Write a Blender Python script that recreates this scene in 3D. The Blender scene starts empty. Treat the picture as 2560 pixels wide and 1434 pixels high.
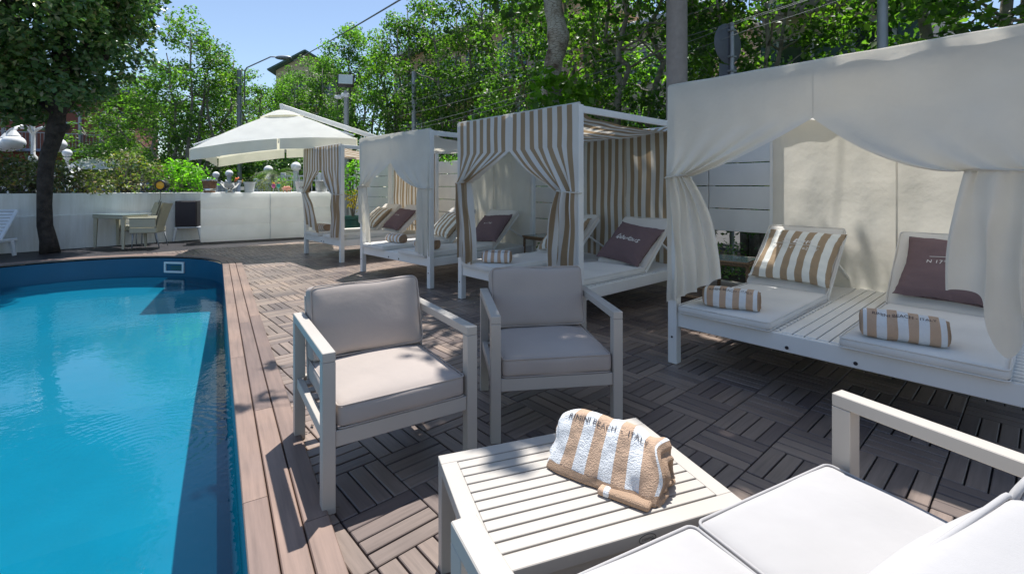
import bpy, bmesh, math, random
import numpy as np
from mathutils import Vector, Matrix, noise
rad = math.radians
sc = bpy.context.scene
COL = sc.collection
# ------------------------------------------------------------ camera, world, sun, exposure
F_PX, HZ, CAM_H = 1190.0, 468.0, 1.32
cam = bpy.data.cameras.new('camera')
cam.sensor_width = 36.0
cam.lens = 36.0 * F_PX / 2560.0
cam.shift_y = -(717.0 - HZ) / 2560.0
cam.clip_start, cam.clip_end = 0.05, 900
cob = bpy.data.objects.new('camera', cam); COL.objects.link(cob)
cob.location = (0, 0, CAM_H); cob.rotation_euler = (rad(90), 0, 0)
sc.camera = cob
SUN_EL, SUN_AZ = rad(70.5), rad(9)          # azimuth from +Y towards +X
world = bpy.data.worlds.new('World'); sc.world = world; world.use_nodes = True
wn = world.node_tree; wn.nodes.clear()
sky = wn.nodes.new('ShaderNodeTexSky'); sky.sky_type = 'NISHITA'; sky.sun_disc = False
sky.sun_elevation = SUN_EL; sky.sun_rotation = SUN_AZ
sky.air_density = 1.0; sky.dust_density = 0.4; sky.ozone_density = 2.0
bg = wn.nodes.new('ShaderNodeBackground'); bg.inputs[1].default_value = 0.128
wo = wn.nodes.new('ShaderNodeOutputWorld')
hsv = wn.nodes.new('ShaderNodeHueSaturation'); hsv.inputs['Saturation'].default_value = 0.95; hsv.inputs['Value'].default_value = 0.94
wn.links.new(sky.outputs[0], hsv.inputs['Color']); wn.links.new(hsv.outputs[0], bg.inputs[0]); wn.links.new(bg.outputs[0], wo.inputs[0])
sun = bpy.data.lights.new('sun', 'SUN'); sun.energy = 5.0; sun.angle = rad(0.55); sun.color = (1, 0.975, 0.94)
sob = bpy.data.objects.new('sun', sun); COL.objects.link(sob)
SD = Vector((math.sin(SUN_AZ) * math.cos(SUN_EL), math.cos(SUN_AZ) * math.cos(SUN_EL), math.sin(SUN_EL)))
sob.rotation_euler = SD.to_track_quat('Z', 'Y').to_euler(); sob.location = (0, 0, 30)
sc.view_settings.view_transform = 'Standard'; sc.view_settings.look = 'None'
sc.view_settings.exposure = 0.52; sc.view_settings.gamma = 1
sc.render.engine = 'CYCLES'
cy = sc.cycles
cy.max_bounces = 7; cy.diffuse_bounces = 4; cy.glossy_bounces = 3; cy.transmission_bounces = 5
cy.transparent_max_bounces = 8; cy.caustics_reflective = False; cy.caustics_refractive = False
cy.sample_clamp_indirect = 6; cy.use_denoising = True

# ------------------------------------------------------------ picture -> place helpers (used for measuring ground positions)
def G(px, py, z=0.0):
    Y = (CAM_H - z) * F_PX / (py - HZ); return Vector(((px - 1280) * Y / F_PX, Y, z))
def R(px, py, Y):
    return Vector(((px - 1280) * Y / F_PX, Y, CAM_H - (py - HZ) * Y / F_PX))
E1 = Vector((0.6665, -0.7455, 0)); E2 = Vector((0.7455, 0.6665, 0))      # along / across the cabana row
def RC(px, py, c):
    k = (px - 1280) / F_PX; Y = c / (E2.x * k + E2.y); return R(px, py, Y)
ROW = math.atan2(E1.y, E1.x)

# ------------------------------------------------------------ materials
def new_mat(name):
    m = bpy.data.materials.new(name); m.use_nodes = True
    nt = m.node_tree; nt.nodes.clear()
    out = nt.nodes.new('ShaderNodeOutputMaterial')
    return m, nt, out
def nd(nt, t, **kw):
    n = nt.nodes.new(t)
    for k, v in kw.items():
        if k.startswith('i_'):
            n.inputs[int(k[2:])].default_value = v
        else: setattr(n, k, v)
    return n
def ramp(nt, fac, stops):
    r = nt.nodes.new('ShaderNodeValToRGB')
    e = r.color_ramp.elements
    while len(e) < len(stops): e.new(0.5)
    for q, (p, c) in zip(e, stops): q.position = p; q.color = (*c, 1)
    nt.links.new(fac, r.inputs[0]); return r
def tex_noise(nt, scale, detail=3, vec=None, rough=0.5, coord='Object'):
    n = nd(nt, 'ShaderNodeTexNoise'); n.inputs['Scale'].default_value = scale; n.inputs['Detail'].default_value = detail
    n.inputs['Roughness'].default_value = rough
    if vec is None:
        tc = nd(nt, 'ShaderNodeTexCoord'); vec = tc.outputs[coord]
    nt.links.new(vec, n.inputs['Vector']); return n
def bump(nt, height, strength, dist):
    b = nd(nt, 'ShaderNodeBump'); b.inputs['Strength'].default_value = strength; b.inputs['Distance'].default_value = dist
    nt.links.new(height, b.inputs['Height']); return b
def mul(c, k): return tuple(min(1, x * k) for x in c)
def simple(name, col, rough=0.6, var=0.12, vscale=6, bs=0.0, bscale=200, bdist=0.002, metal=0, spec=0.5, island=0.0, emit=None, coat=0):
    m, nt, out = new_mat(name)
    p = nd(nt, 'ShaderNodeBsdfPrincipled')
    p.inputs['Roughness'].default_value = rough; p.inputs['Metallic'].default_value = metal
    p.inputs['Specular IOR Level'].default_value = spec
    if coat: p.inputs['Coat Weight'].default_value = coat
    n = tex_noise(nt, vscale, 5)
    r = ramp(nt, n.outputs[0], [(0.3, mul(col, 1 - var)), (0.7, mul(col, 1 + var))])
    c = r.outputs[0]
    if island:
        g = nd(nt, 'ShaderNodeNewGeometry')
        mr = nd(nt, 'ShaderNodeMapRange'); mr.inputs[3].default_value = 1 - island; mr.inputs[4].default_value = 1 + island
        nt.links.new(g.outputs['Random Per Island'], mr.inputs[0])
        mx = nd(nt, 'ShaderNodeMix', data_type='RGBA', blend_type='MULTIPLY'); mx.inputs[0].default_value = 1
        nt.links.new(c, mx.inputs[6]); nt.links.new(mr.outputs[0], mx.inputs[7]); c = mx.outputs[2]
    nt.links.new(c, p.inputs['Base Color'])
    if bs:
        b = bump(nt, tex_noise(nt, bscale, 3).outputs[0], bs, bdist); nt.links.new(b.outputs[0], p.inputs['Normal'])
    if emit:
        p.inputs['Emission Color'].default_value = (*emit[0], 1); p.inputs['Emission Strength'].default_value = emit[1]
    nt.links.new(p.outputs[0], out.inputs[0]); return m
def attr_stripe(nt, freq, duty=0.5, comp=0):
    a = nd(nt, 'ShaderNodeAttribute', attribute_name='par')
    s = nd(nt, 'ShaderNodeSeparateXYZ'); nt.links.new(a.outputs['Vector'], s.inputs[0])
    m1 = nd(nt, 'ShaderNodeMath', operation='MULTIPLY', i_1=freq); nt.links.new(s.outputs[comp], m1.inputs[0])
    fr = nd(nt, 'ShaderNodeMath', operation='FRACT'); nt.links.new(m1.outputs[0], fr.inputs[0])
    g = nd(nt, 'ShaderNodeMath', operation='GREATER_THAN', i_1=duty); nt.links.new(fr.outputs[0], g.inputs[0])
    return g.outputs[0]
def cloth(name, ca, cb=None, freq=8, transl=0.35, tcol=None, bs=0.25, bscale=14, bdist=0.02, weave=True, rough=0.9, fuzz=0, comp=0, tb=None, var=0.05):
    """woven cloth: diffuse + translucent, optional stripes carried by the 'par' attribute"""
    m, nt, out = new_mat(name)
    n = tex_noise(nt, 3.0, 4)
    ra = ramp(nt, n.outputs[0], [(0.3, mul(ca, 1 - var)), (0.7, mul(ca, 1 + var))]); c = ra.outputs[0]
    if cb:
        rb = ramp(nt, n.outputs[0], [(0.3, mul(cb, 1 - var)), (0.7, mul(cb, 1 + var))])
        mx = nd(nt, 'ShaderNodeMix', data_type='RGBA')
        nt.links.new(attr_stripe(nt, freq, comp=comp), mx.inputs[0]); nt.links.new(c, mx.inputs[6]); nt.links.new(rb.outputs[0], mx.inputs[7])
        c = mx.outputs[2]
    d = nd(nt, 'ShaderNodeBsdfDiffuse'); d.inputs['Roughness'].default_value = 0.4
    nt.links.new(c, d.inputs[0])
    b1 = bump(nt, tex_noise(nt, bscale, 4).outputs[0], bs, bdist)
    if weave:
        b2 = bump(nt, tex_noise(nt, 420 if not fuzz else fuzz, 2).outputs[0], 0.25 if not fuzz else 0.9, 0.001 if not fuzz else 0.006)
        nt.links.new(b1.outputs[0], b2.inputs['Normal']); b1 = b2
    nt.links.new(b1.outputs[0], d.inputs['Normal'])
    sh = d.outputs[0]
    if transl:
        t = nd(nt, 'ShaderNodeBsdfTranslucent')
        if tcol:
            mm = nd(nt, 'ShaderNodeMix', data_type='RGBA', blend_type='MULTIPLY'); mm.inputs[0].default_value = 1
            nt.links.new(c, mm.inputs[6]); mm.inputs[7].default_value = (*tcol, 1); nt.links.new(mm.outputs[2], t.inputs[0])
        else: nt.links.new(c, t.inputs[0])
        nt.links.new(b1.outputs[0], t.inputs['Normal'])
        ms = nd(nt, 'ShaderNodeMixShader'); ms.inputs[0].default_value = transl
        nt.links.new(d.outputs[0], ms.inputs[1]); nt.links.new(t.outputs[0], ms.inputs[2]); sh = ms.outputs[0]
    nt.links.new(sh, out.inputs[0]); return m
def leafmat(name, c1, c2, c3=None, transl=0.4, rough=0.45, tcol=(0.8, 1.3, 0.25)):
    m, nt, out = new_mat(name)
    g = nd(nt, 'ShaderNodeNewGeometry')
    st = [(0.0, c1), (0.75, c2), (1.0, c3 or mul(c2, 1.35))]
    r = ramp(nt, g.outputs['Random Per Island'], st)
    oi = nd(nt, 'ShaderNodeObjectInfo')
    hs = nd(nt, 'ShaderNodeHueSaturation')
    mr = nd(nt, 'ShaderNodeMapRange'); mr.inputs[3].default_value = 0.75; mr.inputs[4].default_value = 1.25
    nt.links.new(oi.outputs['Random'], mr.inputs[0]); nt.links.new(mr.outputs[0], hs.inputs['Value'])
    # noise patches: varied leaf tone, with the crown's shaded gaps painted darker
    pn = tex_noise(nt, .9, 3); pr = ramp(nt, pn.outputs[0], [(.32, (.50, .58, .62)), (.5, (1, 1, 1)), (.68, (1.45, 1.28, .9))])
    pm = nd(nt, 'ShaderNodeMix', data_type='RGBA', blend_type='MULTIPLY'); pm.inputs[0].default_value = 1
    nt.links.new(r.outputs[0], pm.inputs[6]); nt.links.new(pr.outputs[0], pm.inputs[7]); nt.links.new(pm.outputs[2], hs.inputs['Color'])
    p = nd(nt, 'ShaderNodeBsdfPrincipled'); p.inputs['Roughness'].default_value = rough; p.inputs['Specular IOR Level'].default_value = 0.45
    nt.links.new(hs.outputs[0], p.inputs['Base Color'])
    t = nd(nt, 'ShaderNodeBsdfTranslucent')
    mm = nd(nt, 'ShaderNodeMix', data_type='RGBA', blend_type='MULTIPLY'); mm.inputs[0].default_value = 1
    nt.links.new(hs.outputs[0], mm.inputs[6]); mm.inputs[7].default_value = (*[x * 2.2 for x in tcol], 1)
    nt.links.new(mm.outputs[2], t.inputs[0])
    ms = nd(nt, 'ShaderNodeMixShader'); ms.inputs[0].default_value = transl
    nt.links.new(p.outputs[0], ms.inputs[1]); nt.links.new(t.outputs[0], ms.inputs[2]); nt.links.new(ms.outputs[0], out.inputs[0])
    return m
def wood(name, col, island=0.22, rough=0.55, grain=(3, 60, 60)):
    """board wood with grain along the board ('par'.x = metres along, .y across)"""
    m, nt, out = new_mat(name)
    a = nd(nt, 'ShaderNodeAttribute', attribute_name='par')
    g = nd(nt, 'ShaderNodeNewGeometry')
    off = nd(nt, 'ShaderNodeVectorMath', operation='MULTIPLY_ADD')
    off.inputs[1].default_value = grain
    nt.links.new(a.outputs['Vector'], off.inputs[0])
    cx = nd(nt, 'ShaderNodeMath', operation='MULTIPLY', i_1=37.0); nt.links.new(g.outputs['Random Per Island'], cx.inputs[0])
    nt.links.new(cx.outputs[0], off.inputs[2])
    n = tex_noise(nt, 1.0, 6, off.outputs[0], 0.65)
    r = ramp(nt, n.outputs[0], [(0.25, mul(col, 0.72)), (0.5, col), (0.75, mul(col, 1.22))])
    st = tex_noise(nt, 1.3, 4); rs = ramp(nt, st.outputs[0], [(0.33, (0.70, 0.70, 0.72)), (0.5, (.95, .95, .95)), (0.68, (1.18, 1.14, 1.08))])
    mx = nd(nt, 'ShaderNodeMix', data_type='RGBA', blend_type='MULTIPLY'); mx.inputs[0].default_value = 1
    nt.links.new(r.outputs[0], mx.inputs[6]); nt.links.new(rs.outputs[0], mx.inputs[7])
    ri = ramp(nt, g.outputs['Random Per Island'], [(0, (1 - island, 1 - island, 1 - island * 0.8)), (0.5, (1, 1, 1)), (1, (1 + island, 1 + island * 0.9, 1 + island * 0.75))])
    mx2 = nd(nt, 'ShaderNodeMix', data_type='RGBA', blend_type='MULTIPLY'); mx2.inputs[0].default_value = 1
    nt.links.new(mx.outputs[2], mx2.inputs[6]); nt.links.new(ri.outputs[0], mx2.inputs[7])
    p = nd(nt, 'ShaderNodeBsdfPrincipled'); p.inputs['Roughness'].default_value = rough; p.inputs['Specular IOR Level'].default_value = 0.5
    nt.links.new(mx2.outputs[2], p.inputs['Base Color'])
    b = bump(nt, n.outputs[0], 0.5, 0.0015); nt.links.new(b.outputs[0], p.inputs['Normal'])
    nt.links.new(p.outputs[0], out.inputs[0]); return m

M = {}
M['tile'] = wood('deck_tile_wood', (0.205, 0.16, 0.135), 0.34, 0.40)
M['coping'] = wood('coping_wood', (0.195, 0.137, 0.112), 0.2, 0.5, (2.2, 40, 40))
M['taupe'] = simple('taupe_powder_coat', (0.455, 0.418, 0.37), 0.42, 0.03, 4, 0.15, 600, 0.0005)
M['white'] = simple('white_paint', (0.78, 0.78, 0.76), 0.45, 0.04, 5, 0.2, 60, 0.001)
M['whitewood'] = simple('white_painted_wood', (0.76, 0.76, 0.73), 0.5, 0.05, 3, 0.25, 40, 0.001)
M['plaster'] = simple('wall_plaster', (0.70, 0.71, 0.68), 0.85, 0.06, 1.5, 0.4, 25, 0.004)
M['fabric'] = cloth('cushion_fabric', (0.455, 0.395, 0.352), transl=0, bs=0.4, bscale=5, bdist=0.02)
M['fabric_lt'] = cloth('sofa_fabric', (0.455, 0.44, 0.43), transl=0, bs=0.35, bscale=4.5, bdist=0.02)
M['matt'] = cloth('mattress_cloth', (0.72, 0.70, 0.655), transl=0, bs=0.25, bscale=9, bdist=0.012)
M['mattback'] = cloth('mattress_back', (0.70, 0.665, 0.61), transl=0, bs=0.35, bscale=9, bdist=0.012)
CREAM = (0.83, 0.80, 0.73); TAN = (0.43, 0.33, 0.22)
M['cream'] = cloth('cream_canvas', CREAM, transl=0.45, tcol=(1.0, 0.98, 0.94), bs=0.5, bscale=4.5, bdist=0.03)
M['greycloth'] = cloth('pale_canvas', (0.76, 0.76, 0.72), transl=0.38, tcol=(1, .93, .8), bs=0.5, bscale=4.5, bdist=0.03)
M['stripe'] = cloth('striped_canvas', (0.78, 0.78, 0.76), TAN, 1.0, transl=0.34, tcol=(1, .92, .8), bs=0.3, bscale=6, bdist=0.03)
M['pstripe'] = cloth('striped_pillow', (0.76, 0.76, 0.71), (0.38, 0.285, 0.19), 1.0, transl=0, bs=0.5, bscale=12, bdist=0.015)
M['mauve'] = cloth('mauve_pillow', (0.20, 0.14, 0.145), transl=0, bs=0.5, bscale=11, bdist=0.015)
M['towel'] = cloth('towel_terry', (0.78, 0.79, 0.79), (0.60, 0.425, 0.30), 1.0, transl=0, bs=0.7, bscale=16, bdist=0.02, fuzz=260)
M['towelhem'] = cloth('towel_hem', (0.46, 0.32, 0.22), transl=0, bs=0.5, bscale=30, bdist=0.01, fuzz=330)
M['towelwhite'] = cloth('towel_white', (0.84, 0.83, 0.81), transl=0, bs=0.7, bscale=25, bdist=0.02, fuzz=260)
M['ink'] = simple('black_print', (0.05, 0.045, 0.05), 0.8, 0)
M['inkwhite'] = simple('white_print', (0.8, 0.78, 0.75), 0.8, 0)
M['umbrella'] = cloth('umbrella_cloth', (0.88, 0.88, 0.84), transl=0.35, tcol=(1, .96, .75), bs=0.2, bscale=4, bdist=0.02)
M['plastic'] = simple('white_plastic', (0.62, 0.65, 0.68), 0.35, 0.03)
M['bar'] = cloth('bar_translucent_plastic', (0.95, 0.955, 0.93), transl=0.42, bs=0.02, bscale=3, bdist=0.003, weave=False)
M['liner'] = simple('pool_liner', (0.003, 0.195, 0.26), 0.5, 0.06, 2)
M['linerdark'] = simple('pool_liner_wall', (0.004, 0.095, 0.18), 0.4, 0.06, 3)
M['bark'] = simple('dark_bark', (0.045, 0.036, 0.03), 0.95, 0.5, 9, 1.0, 30, 0.03)
def planebark():
    m, nt, out = new_mat('plane_bark'); p = nd(nt, 'ShaderNodeBsdfPrincipled'); p.inputs['Roughness'].default_value = .9
    tc = nd(nt, 'ShaderNodeTexCoord'); mp = nd(nt, 'ShaderNodeMapping'); mp.inputs['Scale'].default_value = (9, 9, 30)
    nt.links.new(tc.outputs['Object'], mp.inputs[0])
    wn_ = tex_noise(nt, 3.0, 3); ad = nd(nt, 'ShaderNodeVectorMath', operation='MULTIPLY_ADD'); ad.inputs[1].default_value = (1.2, 1.2, 1.2)
    nt.links.new(wn_.outputs[1], ad.inputs[0]); nt.links.new(mp.outputs[0], ad.inputs[2])
    v = nd(nt, 'ShaderNodeTexVoronoi', feature='DISTANCE_TO_EDGE'); v.inputs['Scale'].default_value = 1.0; nt.links.new(ad.outputs[0], v.inputs['Vector'])
    cr_ = ramp(nt, v.outputs[0], [(0.0, (.42, .36, .32)), (0.09, (1, 1, 1))])
    n = tex_noise(nt, 3.2, 5); c = ramp(nt, n.outputs[0], [(.34, (.15, .105, .075)), (.46, (.36, .32, .26)), (.62, (.50, .48, .42))])
    mx = nd(nt, 'ShaderNodeMix', data_type='RGBA', blend_type='MULTIPLY'); mx.inputs[0].default_value = 1
    nt.links.new(c.outputs[0], mx.inputs[6]); nt.links.new(cr_.outputs[0], mx.inputs[7]); nt.links.new(mx.outputs[2], p.inputs['Base Color'])
    b = bump(nt, cr_.outputs[0], .8, .012); nt.links.new(b.outputs[0], p.inputs['Normal']); nt.links.new(p.outputs[0], out.inputs[0]); return m
M['planebark'] = planebark()
M['stem'] = simple('grey_bark', (0.26, 0.235, 0.20), 0.9, 0.4, 6, 0.8, 22, 0.02)
M['leafA'] = leafmat('plane_leaves', (0.038, 0.075, 0.022), (0.115, 0.172, 0.048), (0.18, 0.23, 0.075), transl=0.5)
M['leafB'] = leafmat('oak_leaves', (0.055, 0.12, 0.045), (0.14, 0.23, 0.09), (0.24, 0.22, 0.15), transl=0.3, rough=0.27, tcol=(.8, 1.1, .4))
M['leafC'] = leafmat('shrub_leaves', (0.07, 0.08, 0.035), (0.17, 0.185, 0.09), (0.30, 0.17, 0.10), transl=0.3)
M['leafD'] = leafmat('fresh_leaves', (0.08, 0.16, 0.02), (0.16, 0.27, 0.04), transl=0.5)
M['leafY'] = leafmat('yellow_leaves', (0.35, 0.28, 0.03), (0.5, 0.42, 0.05), transl=0.3, tcol=(1, 1, .3))
M['palm'] = leafmat('palm_fronds', (0.06, 0.11, 0.02), (0.13, 0.18, 0.04), transl=0.3)
M['concrete'] = simple('pole_concrete', (0.33, 0.29, 0.27), 0.9, 0.1, 10, 1.0, 90, 0.008)
M['metal'] = simple('grey_metal', (0.30, 0.32, 0.34), 0.45, 0.08, 6, metal=0.3)
M['steel'] = simple('polished_steel', (0.62, 0.62, 0.62), 0.18, 0.03, 6, metal=1)
M['zinc'] = simple('zinc', (0.45, 0.46, 0.46), 0.45, 0.1, 9, metal=0.7)
M['black'] = simple('black_plastic', (0.02, 0.018, 0.022), 0.5, 0.1, 9)
M['grille'] = simple('speaker_grille', (0.03, 0.024, 0.032), 0.6, 0.1, 40, 0.6, 300, 0.002)
M['globe'] = simple('opal_globe', (0.88, 0.88, 0.87), 0.25, 0.01)
M['wicker'] = simple('beige_wicker', (0.46, 0.44, 0.33), 0.7, 0.12, 60, 0.9, 90, 0.006)
M['glasstop'] = simple('table_glass', (0.22, 0.30, 0.30), 0.08, 0.02, spec=0.8)
M['rattan'] = simple('brown_rattan', (0.20, 0.125, 0.065), 0.6, 0.35, 50, 1.0, 70, 0.008)
M['darkrattan'] = simple('dark_rattan', (0.07, 0.045, 0.03), 0.6, 0.35, 50, 1.0, 70, 0.008)
M['asphalt'] = simple('asphalt', (0.06, 0.06, 0.062), 0.9, 0.2, 2, 0.5, 60, 0.005)
M['soil'] = simple('soil', (0.05, 0.04, 0.03), 0.95, 0.4, 4, 0.8, 20, 0.02)
M['stone'] = simple('kerb_stone', (0.38, 0.35, 0.30), 0.85, 0.15, 3, 0.5, 30, 0.006)
M['greenpot'] = simple('green_pot', (0.02, 0.10, 0.08), 0.35, 0.1)
M['amber'] = simple('amber_lens', (0.85, 0.42, 0.03), 0.25, 0.05)
M['glassf'] = simple('lamp_glass', (0.42, 0.52, 0.53), 0.15, 0.04, spec=0.8)
M['orange_wall'] = simple('orange_render', (0.50, 0.33, 0.20), 0.85, 0.06, 1.0)
M['beige_wall'] = simple('beige_render', (0.55, 0.46, 0.36), 0.85, 0.06, 1.0)
M['yellow_wall'] = simple('yellow_render', (0.62, 0.56, 0.33), 0.85, 0.06, 1.0)
M['brick_wall'] = simple('red_render', (0.24, 0.085, 0.055), 0.85, 0.1, 8, 0.3, 40, 0.004)
M['trim'] = simple('pale_trim', (0.50, 0.50, 0.52), 0.7, 0.05)
M['bluetrim'] = simple('blue_grey_render', (0.24, 0.27, 0.38), 0.8, 0.05)
M['greenroof'] = simple('green_fascia', (0.06, 0.13, 0.10), 0.6, 0.1)
M['shutter'] = simple('green_shutter', (0.07, 0.12, 0.12), 0.6, 0.1)
M['window'] = simple('window_glass', (0.04, 0.05, 0.06), 0.08, 0.1, spec=0.8)
M['carwhite'] = simple('car_white', (0.72, 0.73, 0.75), 0.25, 0.02, coat=0.5)
M['carblue'] = simple('car_blue', (0.06, 0.09, 0.2), 0.25, 0.05, coat=0.5)
M['cargrey'] = simple('car_grey', (0.25, 0.27, 0.29), 0.25, 0.05, coat=0.5)
M['carglass'] = simple('car_glass', (0.03, 0.07, 0.08), 0.06, 0.1, spec=0.8)
M['tyre'] = simple('tyre_rubber', (0.02, 0.02, 0.02), 0.8, 0.1)
M['wire'] = simple('wire', (0.20, 0.21, 0.21), 0.6, 0)
M['signback'] = simple('sign_back', (0.10, 0.11, 0.135), 0.55, 0.1)
M['woodpail'] = simple('pail_wood', (0.25, 0.13, 0.07), 0.5, 0.3, 12)
M['bottle'] = simple('bottle_green', (0.03, 0.07, 0.03), 0.12, 0.1, spec=0.7)
M['gold'] = simple('gold_foil', (0.75, 0.5, 0.15), 0.35, 0.1, metal=0.6)
M['orange'] = simple('orange_foil', (0.75, 0.19, 0.06), 0.35, 0.1)
M['pink'] = simple('pink_drink', (0.55, 0.10, 0.30), 0.2, 0.1)
M['teal'] = simple('teal_drink', (0.05, 0.38, 0.28), 0.2, 0.1)
M['coral'] = simple('coral_bowl', (0.72, 0.36, 0.26), 0.5, 0.2, 30)
M['flower'] = simple('flower_yellow', (0.8, 0.5, 0.03), 0.6, 0.1)
M['ledge'] = simple('rope', (0.62, 0.58, 0.5), 0.8, 0.1)
M['softtwig'] = M['stem']

def plaster():
    m = simple('wall_plaster', (0.84, 0.84, 0.80), 0.85, 0.06, 1.5, 0.4, 25, 0.004); nt = m.node_tree
    p = [n for n in nt.nodes if n.type == 'BSDF_PRINCIPLED'][0]; src = p.inputs['Base Color'].links[0].from_socket
    tc = nd(nt, 'ShaderNodeTexCoord'); mp = nd(nt, 'ShaderNodeMapping'); mp.inputs['Scale'].default_value = (5, 5, .5); nt.links.new(tc.outputs['Object'], mp.inputs[0])
    n = tex_noise(nt, 1.6, 6, mp.outputs[0], .7); r = ramp(nt, n.outputs[0], [(.35, (.87, .86, .83)), (.6, (1, 1, 1))])
    mx = nd(nt, 'ShaderNodeMix', data_type='RGBA', blend_type='MULTIPLY'); mx.inputs[0].default_value = 1
    nt.links.new(src, mx.inputs[6]); nt.links.new(r.outputs[0], mx.inputs[7]); nt.links.new(mx.outputs[2], p.inputs['Base Color']); return m
M['plaster'] = plaster()
# ------------------------------------------------------------ mesh building
class MB:
    def __init__(s): s.v = []; s.f = []; s.a = []; s.mi = []; s.cur = 0
    def add(s, vs, fs, par=None, M4=None):
        o = len(s.v)
        if M4 is not None: vs = [M4 @ Vector(p) for p in vs]
        s.v += [tuple(p) for p in vs]; s.a += (par if par is not None else [(0, 0, 0)] * len(vs))
        s.f += [tuple(i + o for i in f) for f in fs]; s.mi += [s.cur] * len(fs); return s
    def box(s, c, d, bev=0.0, M4=None, rz=0, par=None):
        hx, hy, hz = d[0] / 2, d[1] / 2, d[2] / 2
        T = Matrix.Translation(c) @ Matrix.Rotation(rz, 4, 'Z')
        if M4 is not None: T = M4 @ T
        b = min(bev, hx * .9, hy * .9, hz * .9)
        if b <= 0:
            vs = [(x * hx, y * hy, z * hz) for x in (-1, 1) for y in (-1, 1) for z in (-1, 1)]
            fs = [(0, 1, 3, 2), (4, 6, 7, 5), (0, 4, 5, 1), (2, 3, 7, 6), (0, 2, 6, 4), (1, 5, 7, 3)]
        else:
            vs = []; idx = {}
            for x in (-1, 1):
                for y in (-1, 1):
                    for z in (-1, 1):
                        for ax in range(3):
                            p = [x * (hx - b), y * (hy - b), z * (hz - b)]
                            p[ax] = (x * hx, y * hy, z * hz)[ax]
                            idx[(x, y, z, ax)] = len(vs); vs.append(tuple(p))
            fs = []
            for ax in range(3):
                o = [a for a in range(3) if a != ax]
                for sgn in (-1, 1):
                    q = []
                    for (u, w) in ((-1, -1), (1, -1), (1, 1), (-1, 1)):
                        k = [0, 0, 0]; k[ax] = sgn; k[o[0]] = u; k[o[1]] = w; q.append(idx[(*k, ax)])
                    if (sgn > 0) == (ax == 1): q.reverse()
                    fs.append(tuple(q))
            for ax in range(3):      # edges along ax
                o = [a for a in range(3) if a != ax]
                for u in (-1, 1):
                    for w in (-1, 1):
                        k0 = [0, 0, 0]; k0[o[0]] = u; k0[o[1]] = w; k0[ax] = -1
                        k1 = list(k0); k1[ax] = 1
                        q = [idx[(*k0, o[0])], idx[(*k1, o[0])], idx[(*k1, o[1])], idx[(*k0, o[1])]]
                        fs.append(tuple(q))
            for x in (-1, 1):
                for y in (-1, 1):
                    for z in (-1, 1): fs.append((idx[(x, y, z, 0)], idx[(x, y, z, 1)], idx[(x, y, z, 2)]))
        if par is None: pa = [(p[0] + c[0], p[1] + c[1], p[2] + c[2]) for p in vs]
        else: pa = [par(p) for p in vs]
        return s.add(vs, fs, pa, T)
    def beam(s, p0, p1, w, h, bev=0.002, up=(0, 0, 1)):
        p0, p1 = Vector(p0), Vector(p1); d = p1 - p0; L = d.length; x = d.normalized()
        y = Vector(up).cross(x)
        if y.length < 1e-4: y = Vector((0, 1, 0)).cross(x)
        y.normalize(); z = x.cross(y)
        Mx = Matrix((x, y, z)).transposed().to_4x4(); Mx.translation = (p0 + p1) / 2
        return s.box((0, 0, 0), (L, w, h), bev, Mx)
    def tube(s, pts, rr, n=8, cap=True, closed=False):
        pts = [Vector(p) for p in pts]
        if not hasattr(rr, '__len__'): rr = [rr] * len(pts)
        vs = []; N = len(pts); ref = None
        for i, p in enumerate(pts):
            if closed: t = (pts[(i + 1) % N] - pts[i - 1])
            else: t = (pts[min(i + 1, N - 1)] - pts[max(i - 1, 0)])
            t.normalize()
            if ref is None:
                ref = Vector((0, 0, 1)) if abs(t.z) < 0.9 else Vector((1, 0, 0))
            a = (ref - t * ref.dot(t)); a.normalize(); b = t.cross(a); ref = a
            for k in range(n):
                an = 2 * math.pi * k / n; vs.append(p + (a * math.cos(an) + b * math.sin(an)) * rr[i])
        fs = []
        for i in range(N if closed else N - 1):
            j = (i + 1) % N
            for k in range(n):
                k2 = (k + 1) % n; fs.append((i * n + k, i * n + k2, j * n + k2, j * n + k))
        if cap and not closed:
            fs.append(tuple(range(n - 1, -1, -1))); fs.append(tuple((N - 1) * n + k for k in range(n)))
        return s.add(vs, fs)
    def lathe(s, prof, n=24, c=(0, 0, 0), M4=None, capb=True, capt=True):
        vs = []; fs = []
        for r, z in prof:
            for k in range(n):
                an = 2 * math.pi * k / n; vs.append((c[0] + r * math.cos(an), c[1] + r * math.sin(an), c[2] + z))
        for i in range(len(prof) - 1):
            for k in range(n):
                k2 = (k + 1) % n; fs.append((i * n + k, i * n + k2, (i + 1) * n + k2, (i + 1) * n + k))
        if capb: fs.append(tuple(range(n - 1, -1, -1)))
        if capt: fs.append(tuple((len(prof) - 1) * n + k for k in range(n)))
        return s.add(vs, fs, None, M4)
    def sphere(s, c, r, n=16, sq=(1, 1, 1)):
        m = n // 2; prof = [(max(1e-4, math.sin(math.pi * i / m)), -math.cos(math.pi * i / m)) for i in range(m + 1)]
        T = Matrix.Translation(c) @ Matrix.Diagonal((r * sq[0], r * sq[1], r * sq[2], 1))
        return s.lathe(prof, n, (0, 0, 0), T)
    def grid(s, fn, nu, nv, par=None, closeu=False, closev=False, M4=None):
        vs = []; pa = []
        for i in range(nu):
            for j in range(nv):
                u = i / (nu if closeu else nu - 1); v = j / (nv if closev else nv - 1)
                vs.append(fn(u, v)); pa.append(par(u, v) if par else (u, v, 0))
        fs = []
        for i in range(nu if closeu else nu - 1):
            for j in range(nv if closev else nv - 1):
                i2 = (i + 1) % nu; j2 = (j + 1) % nv
                fs.append((i * nv + j, i2 * nv + j, i2 * nv + j2, i * nv + j2))
        return s.add(vs, fs, pa, M4)
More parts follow.
